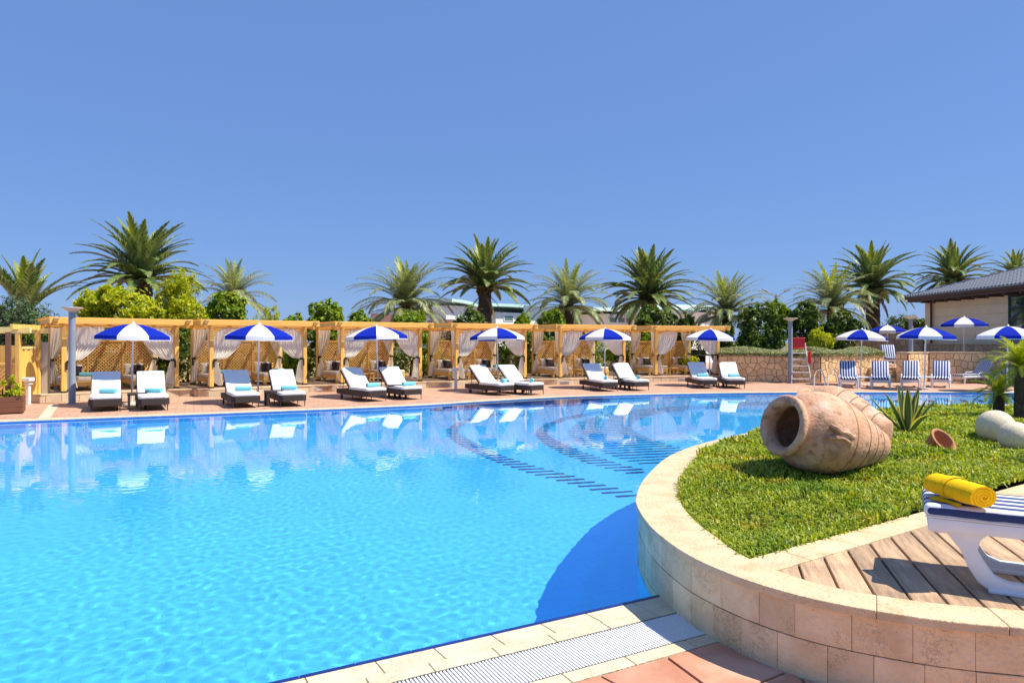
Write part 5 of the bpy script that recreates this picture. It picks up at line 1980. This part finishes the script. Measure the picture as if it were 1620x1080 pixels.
# ------------------------------------------------------------------ plants
def agave(loc, label):
    r = thing('agave', loc, label=label, cat='plant')
    rd = random.Random(6)
    for i in range(18):
        f = i / 18
        el = R(88 - 46 * f ** 1.1 + rd.uniform(-5, 5))
        az = i * 2.4 + rd.uniform(-.2, .2)
        Lg = rd.uniform(.56, .74) * (.85 + .2 * f)
        wd = rd.uniform(.044, .060)
        curl = rd.uniform(-.1, .35) if f > .5 else rd.uniform(-.05, .1)
        n_ = 9
        g, yv = [], []
        for k in range(n_):
            t_ = k / (n_ - 1)
            e = el - curl * t_ * t_
            rr_ = .03 + Lg * t_ * math.cos(e)
            z = Lg * t_ * math.sin(e)
            w = wd * (.65 + .9 * t_ - 1.55 * t_ ** 3.2) if t_ < 1 else .0
            w = max(.001, w)
            up_ = .45 * w
            nx, nz = -math.sin(e), math.cos(e)
            g.append([(rr_ + nx * up_ * .5, -w * .68, z + nz * up_ * .5), (rr_, 0, z), (rr_ + nx * up_ * .5, w * .68, z + nz * up_ * .5)])
            yv.append([(rr_ + nx * up_, -w, z + nz * up_), (rr_ + nx * up_ * .52, -w * .66, z + nz * up_ * .52 + .0008), (rr_ + nx * up_ * .52, w * .66, z + nz * up_ * .52 + .0008), (rr_ + nx * up_, w, z + nz * up_)])
        mg, my = MB(), MB()
        mg.add([p for row in g for p in row], [(k * 3 + a, k * 3 + a + 1, k * 3 + 3 + a + 1, k * 3 + 3 + a) for k in range(n_ - 1) for a in (0, 1)])
        my.add([p for row in yv for p in row], [(k * 4 + a, k * 4 + a + 1, k * 4 + 4 + a + 1, k * 4 + 4 + a) for k in range(n_ - 1) for a in (0, 2)])
        lf = link('leaf', mg.mesh('leaf', LM['agave'], smooth=True), r, None, (0, 0, az))
        link('margin', my.mesh('margin', LM['agavey'], smooth=True), lf)
ax_, ay_ = K(1436, 8.9), 8.9
agave((ax_, ay_, float(ground_h(ax_, ay_)) - .02), 'spiky agave with yellow leaf edges behind the terracotta jars')

def frond_mesh(L, e0, e1, ll, m, n=44, lax=.0, seed=0, w=.022, v=.5, name='frond', rach=.022):
    """feather leaf in the xz plane, rooted at the origin"""
    rd = random.Random(seed)
    mb = MB()
    steps = 14
    pts = []
    x = z = 0.0
    for i in range(steps + 1):
        t_ = i / steps
        pts.append((x, 0, z))
        e = R(e0 + (e1 - e0) * t_ ** 1.25)
        x += L / steps * math.cos(e); z += L / steps * math.sin(e)
    def at(t_):
        f = min(.9999, t_) * steps
        i = int(f); f -= i
        a, b = pts[i], pts[i + 1]
        return Vector((a[0] + (b[0] - a[0]) * f, 0, a[2] + (b[2] - a[2]) * f)), (Vector(b) - Vector(a)).normalized()
    mb.tube(pts, [rach * (1 - .85 * i / steps) for i in range(steps + 1)], 4, False)
    for i in range(n):
        t_ = .10 + .90 * (i + .5) / n
        p, tg = at(t_)
        up_ = Vector((-tg.z, 0, tg.x))
        prof = math.sin(PI * min(1, .12 + t_ * .88)) ** .55 * (1 - .25 * t_)
        for s in (-1, 1):
            l = ll * prof * rd.uniform(.85, 1.12)
            spread = R(52 - 30 * t_ + rd.uniform(-7, 7))
            dirn = (tg * math.cos(spread) + (Vector((0, s, 0)) * math.cos(v) + up_ * math.sin(v)) * math.sin(spread)).normalized()
            mid = p + dirn * l * .5 + Vector((0, 0, -lax * l * .10))
            tip = p + dirn * l + Vector((0, 0, -lax * l * .45))
            sd = tg * (w * .5) + up_ * (w * .25)
            ww = w * rd.uniform(.8, 1.2)
            sd = (tg - dirn * tg.dot(dirn))
            sd = sd.normalized() * ww * .5 if sd.length > 1e-4 else up_ * ww * .5
            mb.add([p - sd * .6, p + sd * .6, mid + sd, tip, mid - sd], [(0, 1, 2, 4), (4, 2, 3)])
    return mb.mesh(name, m)
FR = {}
tiers = {'canary': [(86, 62, .94), (74, 30, 1.04), (60, 4, 1.06), (42, -24, 1.06), (22, -40, 1.0), (2, -58, .9)],
         'date': [(85, 44, 1.0), (72, 6, 1.15), (56, -26, 1.2), (36, -50, 1.15), (12, -66, 1.05)],
         'pygmy': [(80, 20, .9), (60, -20, 1.0), (38, -50, 1.0), (12, -70, .95)]}
for kind, L_, ll, lax, w, v, n_ in (('canary', 3.0, .60, .45, .042, .42, 92), ('date', 3.0, .66, .85, .032, .22, 68), ('pygmy', .85, .22, .4, .011, .2, 40)):
    for ti, (e0, e1, s) in enumerate(tiers[kind]):
        for q in range(2):
            FR[(kind, ti, q)] = frond_mesh(L_ * s, e0 - q * 6, e1 - q * 9, ll, LM['young' if ti == 0 and kind != 'pygmy' else kind], n_, lax, ti * 5 + q, w, v, 'frond', .022 if kind != 'pygmy' else .007)
DEAD = [frond_mesh(2.6, -35 - q * 15, -84, .40, LM['dead'], 50, .9, 50 + q, .03, .1, 'dead_frond') for q in range(2)]
def trunk_mesh(h, r0, r1, seed, boots=True):
    rd = random.Random(seed)
    mb = MB()
    seg = 20
    rings = max(8, int(h / .07))
    def fn(u, v):
        a = 2 * PI * u; z = h * v
        rr_ = r0 + (r1 - r0) * v
        k = (v * h / .16)
        ph = (u * 10 + (int(k) % 2) * .5) % 1
        bump = (.10 * (1 - abs(2 * ph - 1)) * (k % 1)) if boots else .02 * math.sin(9 * a + z * 5)
        rr_ *= 1 + bump
        return (rr_ * math.cos(a), rr_ * math.sin(a), z)
    mb.grid(fn, seg, rings, True)
    return mb.mesh('trunk', M['trunk_d'], smooth=False)
def palm(px, ytop, d, scale, kind, label, n, seed, tr=(.34, .30), z0=0.0, lowcut=0):
    x = K(px, d); zt = ZH(ytop, d)
    r = thing('palm_tree', (x, d, z0), label=label, cat='palm tree', group='palm trees')
    h = zt - z0
    link('trunk', trunk_mesh(h, tr[0], tr[1], seed), r)
    if kind == 'canary':
        hb = MB()
        rd0 = random.Random(seed)
        for i in range(46):
            a = i * 2.4; zz = h - .55 + .6 * i / 46
            q = Vector((math.cos(a), math.sin(a), 0))
            hb.tube([q * tr[1] * .9 + Vector((0, 0, zz)), q * (tr[1] + .16) + Vector((0, 0, zz + .16))], [.06, .03], 4)
        link('leaf_stubs', hb.mesh('leaf_stubs', mat('leaf_stub', (.12, .085, .03), .9, .4, 6)) if 'stub' not in M else hb.mesh('leaf_stubs', M['stub']), r)
    rd = random.Random(seed)
    nt_ = len(tiers[kind]) - lowcut
    r.rotation_euler = (R(rd.uniform(-1.8, 1.8)), R(rd.uniform(-1.8, 1.8)), rd.uniform(0, 6))
    if kind == 'canary' and n > 30:
        for i in range(7):          # a skirt of dead hanging leaves
            o = link('dead_frond', DEAD[i % 2], r, (0, 0, h - .45), (R(rd.uniform(-10, 10)), R(rd.uniform(-6, 6)), i * .9 + rd.uniform(-.3, .3)))
            o.scale = [scale * rd.uniform(.5, .8)] * 3
    for i in range(n):
        f = (i + .5) / n
        ti = min(nt_ - 1, int(f ** .78 * nt_))
        o = link('frond', FR[(kind, ti, rd.randrange(2))], r, (0, 0, h - .1 - .25 * f), (R(rd.uniform(-9, 9)), R(rd.uniform(-7, 7)), i * 2.39996 + rd.uniform(-.25, .25)))
        k = scale * rd.uniform(.88, 1.1)
        o.scale = (k, k, k)
M['stub'] = mat('leaf_stub', (.13, .085, .03), .9, .4, 6)
palm(222, 438, 31, 1.0, 'canary', 'huge dark palm tree towering above the leftmost pergola', 66, 1, (.50, .46), 0, 1)
palm(38, 492, 29, .95, 'canary', 'half hidden palm tree with upright fronds at the left edge', 22, 2, (.30, .26), 0, 3)
palm(372, 468, 35, .72, 'date', 'pale feathery palm tree behind the second pergola', 58, 3, (.25, .2))
palm(642, 480, 36, .92, 'date', 'feathery palm tree with drooping leaves behind the third pergola', 78, 4, (.26, .22))
palm(768, 450, 38, .97, 'canary', 'palm tree with thick dark trunk behind the fourth pergola', 64, 5, (.38, .34), 0, 1)
palm(902, 478, 38, .88, 'date', 'feathery palm tree behind the gap between fourth and fifth pergolas', 72, 6, (.26, .24))
palm(1022, 467, 42, 1.08, 'canary', 'full crowned palm tree behind the fifth pergola', 76, 7, (.40, .36))
palm(1150, 492, 36, .82, 'date', 'feathery palm tree right behind the end of the pergola row', 74, 8, (.26, .24))
palm(1316, 482, 38, .84, 'date', 'feathery palm tree rising behind the lifeguard chair', 72, 9, (.26, .22))
palm(1381, 450, 42, .98, 'canary', 'dark palm tree with bare thick trunk left of the beige building', 70, 10, (.42, .36))
palm(1508, 440, 47, .98, 'canary', 'dark palm tree rising behind the tiled roof', 66, 11, (.40, .36))
palm(1608, 436, 52, .80, 'canary', 'palm crown peeping over the roof at the right edge', 40, 12, (.40, .36))

def pygmy(px, d, ytop, sc_, n, label, seed):
    x = K(px, d)
    z0 = float(ground_h(x, d)) - .05
    h = ZH(ytop, d) - z0
    r = thing('small_palm', (x, d, z0), label=label, cat='palm', group='small palms in the planter')
    link('trunk', trunk_mesh(h, .085, .075, seed), r)
    rd = random.Random(seed)
    for i in range(n):
        f = (i + .5) / n
        ti = min(3, int(f * 4))
        o = link('frond', FR[('pygmy', ti, rd.randrange(2))], r, (0, 0, h - .02), (R(rd.uniform(-8, 8)), R(rd.uniform(-6, 6)), i * 2.39996))
        k = sc_ * rd.uniform(.85, 1.1)
        o.scale = (k, k, k)
pygmy(1580, 11.3, 622, .62, 38, 'short yellow green palm beside the stone spheres, lower of two', 1)
pygmy(1614, 10.9, 578, .74, 44, 'taller small palm at the right edge of the planter', 2)

# ---- leafy shrubs and trees
def crown_np(blobs, n, leaf, seed, asp=.55, up=.35):
    g = np.random.default_rng(seed)
    vol = np.array([b[3] * b[4] * b[5] for b in blobs]) ** .8
    cnt = np.maximum(1, (n * vol / vol.sum()).astype(int))
    C, Nn = [], []
    for b, c in zip(blobs, cnt):
        k = max(6, int(c / 26))
        u = g.normal(size=(k, 3)); u /= np.linalg.norm(u, axis=1)[:, None]
        rad = g.uniform(.45, 1.0, k) ** .6
        cc = u * rad[:, None]
        pick = g.integers(0, k, c)
        pos = cc[pick] + g.normal(size=(c, 3)) * .13
        C.append(pos * np.array(b[3:6]) + np.array(b[:3]))
        Nn.append(u[pick] + g.normal(size=(c, 3)) * .55 + np.array([0, 0, up]))
    C = np.concatenate(C); Nn = np.concatenate(Nn)
    Nn /= np.linalg.norm(Nn, axis=1)[:, None]
    m = len(C)
    t_ = g.normal(size=(m, 3)); t_[:, 2] -= .5
    t_ -= Nn * (t_ * Nn).sum(1)[:, None]
    t_ /= np.linalg.norm(t_, axis=1)[:, None]
    s_ = np.cross(Nn, t_)
    l = leaf * g.uniform(.6, 1.3, m)[:, None]
    w = l * asp * .5
    V = np.empty((m, 4, 3), np.float32)
    V[:, 0] = C - t_ * l * .5
    V[:, 1] = C + s_ * w + Nn * l * .06
    V[:, 2] = C + t_ * l * .5 - Nn * l * .12
    V[:, 3] = C - s_ * w + Nn * l * .06
    F = np.arange(m * 4).reshape(m, 4)
    return V.reshape(-1, 3), F
def shrub(px0, px1, y0, y1, d, kind, label, n=2600, leaf=.16, z_floor=None, seed=0, depth=.8, name='shrub', cat='shrub', asp=.55, lobes=7, base=0.0, group=None, up=.35):
    xa, xb = K(px0, d), K(px1, d)
    zt, zb = ZH(y0, d), ZH(y1, d)
    x = (xa + xb) / 2
    hw = (xb - xa) / 2; hz = (zt - zb) / 2; zc = (zt + zb) / 2
    r = thing(name, (x, d, base), label=label, cat=cat, group=group)
    rd = random.Random(seed)
    dp = depth * max(.6, hw * .8)
    blobs = [(0, 0, zc - base, hw * .72, dp * .8, hz * .78)]
    for k in range(lobes):
        a = rd.uniform(-PI, PI)
        fx, fz = math.cos(a) * .58, math.sin(a) * .55
        if k < 3: fz = abs(fz)
        blobs.append((fx * hw, rd.uniform(-.6, .3) * dp, zc - base + fz * hz, hw * rd.uniform(.28, .44), dp * .5, hz * rd.uniform(.28, .46)))
    V, F = crown_np(blobs, n, leaf, seed + 100, asp, up)
    link('crown', np_mesh('crown', V, F, LM[kind]), r)
    tm = MB()
    zc_ = zc - base
    tm.tube([(0, 0, 0), (rd.uniform(-.05, .05), 0, zc_ * .5), (rd.uniform(-.1, .1), 0, zc_)], [.09, .06, .03], 6)
    for k in range(6):
        b = blobs[1 + k % lobes]
        tm.tube([(0, 0, zc_ * .35 + .05 * k), (b[0] * .5, b[1] * .5, (zc_ * .4 + b[2]) * .5), (b[0] * .9, b[1] * .9, b[2])], [.045, .03, .012], 5)
    link('trunk', tm.mesh('trunk', M['trunk'], smooth=True), r)
    return r
S = shrub
S(-18, 108, 463, 622, 23.5, 'olean', 'tall grey green oleander bush behind the yellow cabin', 7500, .17, seed=1, asp=.28)
S(-30, 22, 468, 560, 25.5, 'green', 'leafy bush at the far left behind the cabin', 1800, .17, seed=2)
S(58, 125, 492, 640, 24.5, 'olean', 'slim grey green shrub between cabin and first pergola', 3000, .16, seed=3, asp=.3)
S(124, 270, 448, 545, 26.2, 'lime', 'broad yellow green bush directly above the first pergola', 9500, .20, seed=4, lobes=13)
S(243, 322, 420, 560, 29.5, 'lime', 'tall airy yellow tree between the first and second pergolas', 11000, .13, seed=5, asp=.34, lobes=11)
S(262, 336, 462, 560, 27.0, 'lime', 'low bright bush filling the gap between first and second pergolas', 4600, .17, seed=31, lobes=9)
S(318, 397, 458, 560, 27.5, 'green', 'rounded green bush above the second pergola', 6000, .20, seed=6, lobes=11)
S(404, 446, 470, 560, 28.5, 'lime', 'wispy light green shrub above the second pergola, right of the round one', 2400, .12, seed=7, asp=.25, up=.9)
S(440, 486, 490, 560, 28.0, 'green', 'low green bush above the gap right of the second pergola', 2200, .17, seed=8)
S(483, 548, 468, 560, 28.5, 'green', 'tall leafy bush of upright shoots above the third pergola', 5600, .20, seed=9, lobes=11)
S(543, 592, 487, 560, 29.5, 'green', 'smaller green bush above the middle of the third pergola', 2400, .18, seed=10)
S(616, 684, 481, 560, 30.5, 'green', 'rounded green bush at the foot of the feathery palm, third pergola', 3600, .19, seed=11, lobes=9)
S(712, 778, 481, 560, 32, 'dark', 'darker leafy bush in front of the thick palm trunk, fourth pergola', 3600, .20, seed=12)
S(808, 850, 492, 560, 33, 'green', 'small pale green bush above the fourth pergola', 2000, .18, seed=13)
S(845, 902, 485, 560, 33.5, 'green', 'green bush above the gap between fourth and fifth pergolas', 2800, .19, seed=14)
S(1000, 1082, 479, 560, 36, 'dark', 'large dense bush at the foot of the full crowned palm', 5200, .20, seed=15, lobes=10)
S(1060, 1106, 494, 560, 35, 'dark', 'dark bush above the left end of the last pergola', 2400, .20, seed=16)
# shady planting behind the pergolas
rs = random.Random(8)
for i in range(6):
    for k, fx in enumerate((.25, 1.9, 3.55)):
        wx, wy = UL(i, fx + rs.uniform(-.15, .15), PD + (1.0 if fx > 3 else 1.6))
        nm = ('left', 'middle', 'right')[k]
        r = thing('hedge_shrub', (wx, wy, ZT), label='dark leafy shrub behind the %s of the %s pergola from the left' % (nm, ORD[i]), cat='shrub', group='shrubs behind the pergolas')
        hgt = rs.uniform(1.9, 2.3)
        V, F = crown_np([(0, 0, hgt * .52, .85, .55, hgt * .5), (rs.uniform(-.4, .4), -.2, hgt * .8, .5, .4, .4), (rs.uniform(-.5, .5), -.2, hgt * .4, .6, .4, .5)], 1500, .16, 300 + i * 3 + k)
        link('crown', np_mesh('crown', V, F, LM['dark' if (i + k) % 3 else 'green']), r)
        link('trunk', MB().tube([(0, 0, 0), (.05, 0, hgt * .6)], [.05, .02], 5).mesh('trunk', M['trunk']), r)
# right bank
S(1160, 1246, 474, 575, 34, 'dark', 'dark dense tree left of the lamp post on the planted bank', 6000, .20, seed=20, lobes=10, name='tree', cat='tree', base=1.0)
S(1206, 1250, 468, 540, 37, 'green', 'brighter leafy tree rising behind the lamp post', 2800, .20, seed=21, name='tree', cat='tree', base=1.0)
S(1240, 1304, 470, 580, 35.5, 'dark', 'dark tree just behind the red lifeguard chair', 5200, .20, seed=22, lobes=10, name='tree', cat='tree', base=1.0)
S(1296, 1368, 488, 570, 36, 'dark', 'dark tree at the foot of the palms behind the sunlit wall', 4200, .20, seed=23, name='tree', cat='tree', base=1.0)
S(1272, 1322, 517, 560, 31.8, 'lime', 'bright yellow green bush right of the lifeguard chair', 2600, .13, seed=24, asp=.35, base=1.05)
S(1384, 1470, 492, 560, 44, 'olean', 'grey green shrub in front of the far sky, left of the building', 2600, .20, seed=25, asp=.3)
S(1120, 1170, 510, 585, 33, 'dark', 'dark shrub beside the last pergola and the stone wall', 3000, .18, seed=26)
S(1072, 1112, 560, 598, 32.6, 'lime', 'small yellow green shrub beside the last pergola post', 1000, .13, seed=27)
S(1425, 1470, 500, 530, 40, 'dark', 'small dark tree touching the left corner of the building', 900, .2, seed=28, name='tree', cat='tree')
# trailing ground cover along the top of the wall
g = np.random.default_rng(5)
pa = Path(wallA + [(17.15, 31.5)])
ss = g.uniform(0, pa.L, 26000); oo = -np.abs(g.normal(0, .75, 26000)) + .10
bxy = np.array([pa.off(s_, o_) for s_, o_ in zip(ss, oo)])
zz = 1.10 + .30 * np.exp(-((oo + .9) / .8) ** 2) * (0.7 + .3 * np.sin(ss * 1.7)) + g.uniform(-.03, .16, 26000)
Cc = np.stack([bxy[:, 0], bxy[:, 1], zz], -1)
Nn = g.normal(size=Cc.shape) * .6 + np.array([0, -.2, 1]); Nn /= np.linalg.norm(Nn, axis=1)[:, None]
t_ = g.normal(size=Cc.shape); t_ -= Nn * (t_ * Nn).sum(1)[:, None]; t_ /= np.linalg.norm(t_, axis=1)[:, None]
s_ = np.cross(Nn, t_)
l = g.uniform(.05, .12, len(Cc))[:, None]
V = np.stack([Cc - t_ * l * .5, Cc + s_ * l * .22, Cc + t_ * l * .5, Cc - s_ * l * .22], 1).reshape(-1, 3)
o = link('ground_cover', np_mesh('ground_cover', V, np.arange(len(V)).reshape(-1, 4), LM['cover']))
tag(o, 'silvery green ground cover trailing over the top of the stone wall', 'ground cover', kind='stuff')
# plant in the wooden box
pbx, pby = pb.location.x, pb.location.y
r = thing('box_plant', (pbx, pby, .35), label='small yellowish plant growing in the brown wooden box', cat='plant')
V, F = crown_np([(.0, 0, .22, .45, .2, .22), (.25, 0, .32, .2, .15, .2)], 700, .09, 77)
link('foliage', np_mesh('foliage', V, F, LM['lime']), r)
link('stem', MB().tube([(0, 0, 0), (.02, 0, .25)], .015, 5).mesh('stem', M['trunk']), r)
# orange timber bench seen behind the bank
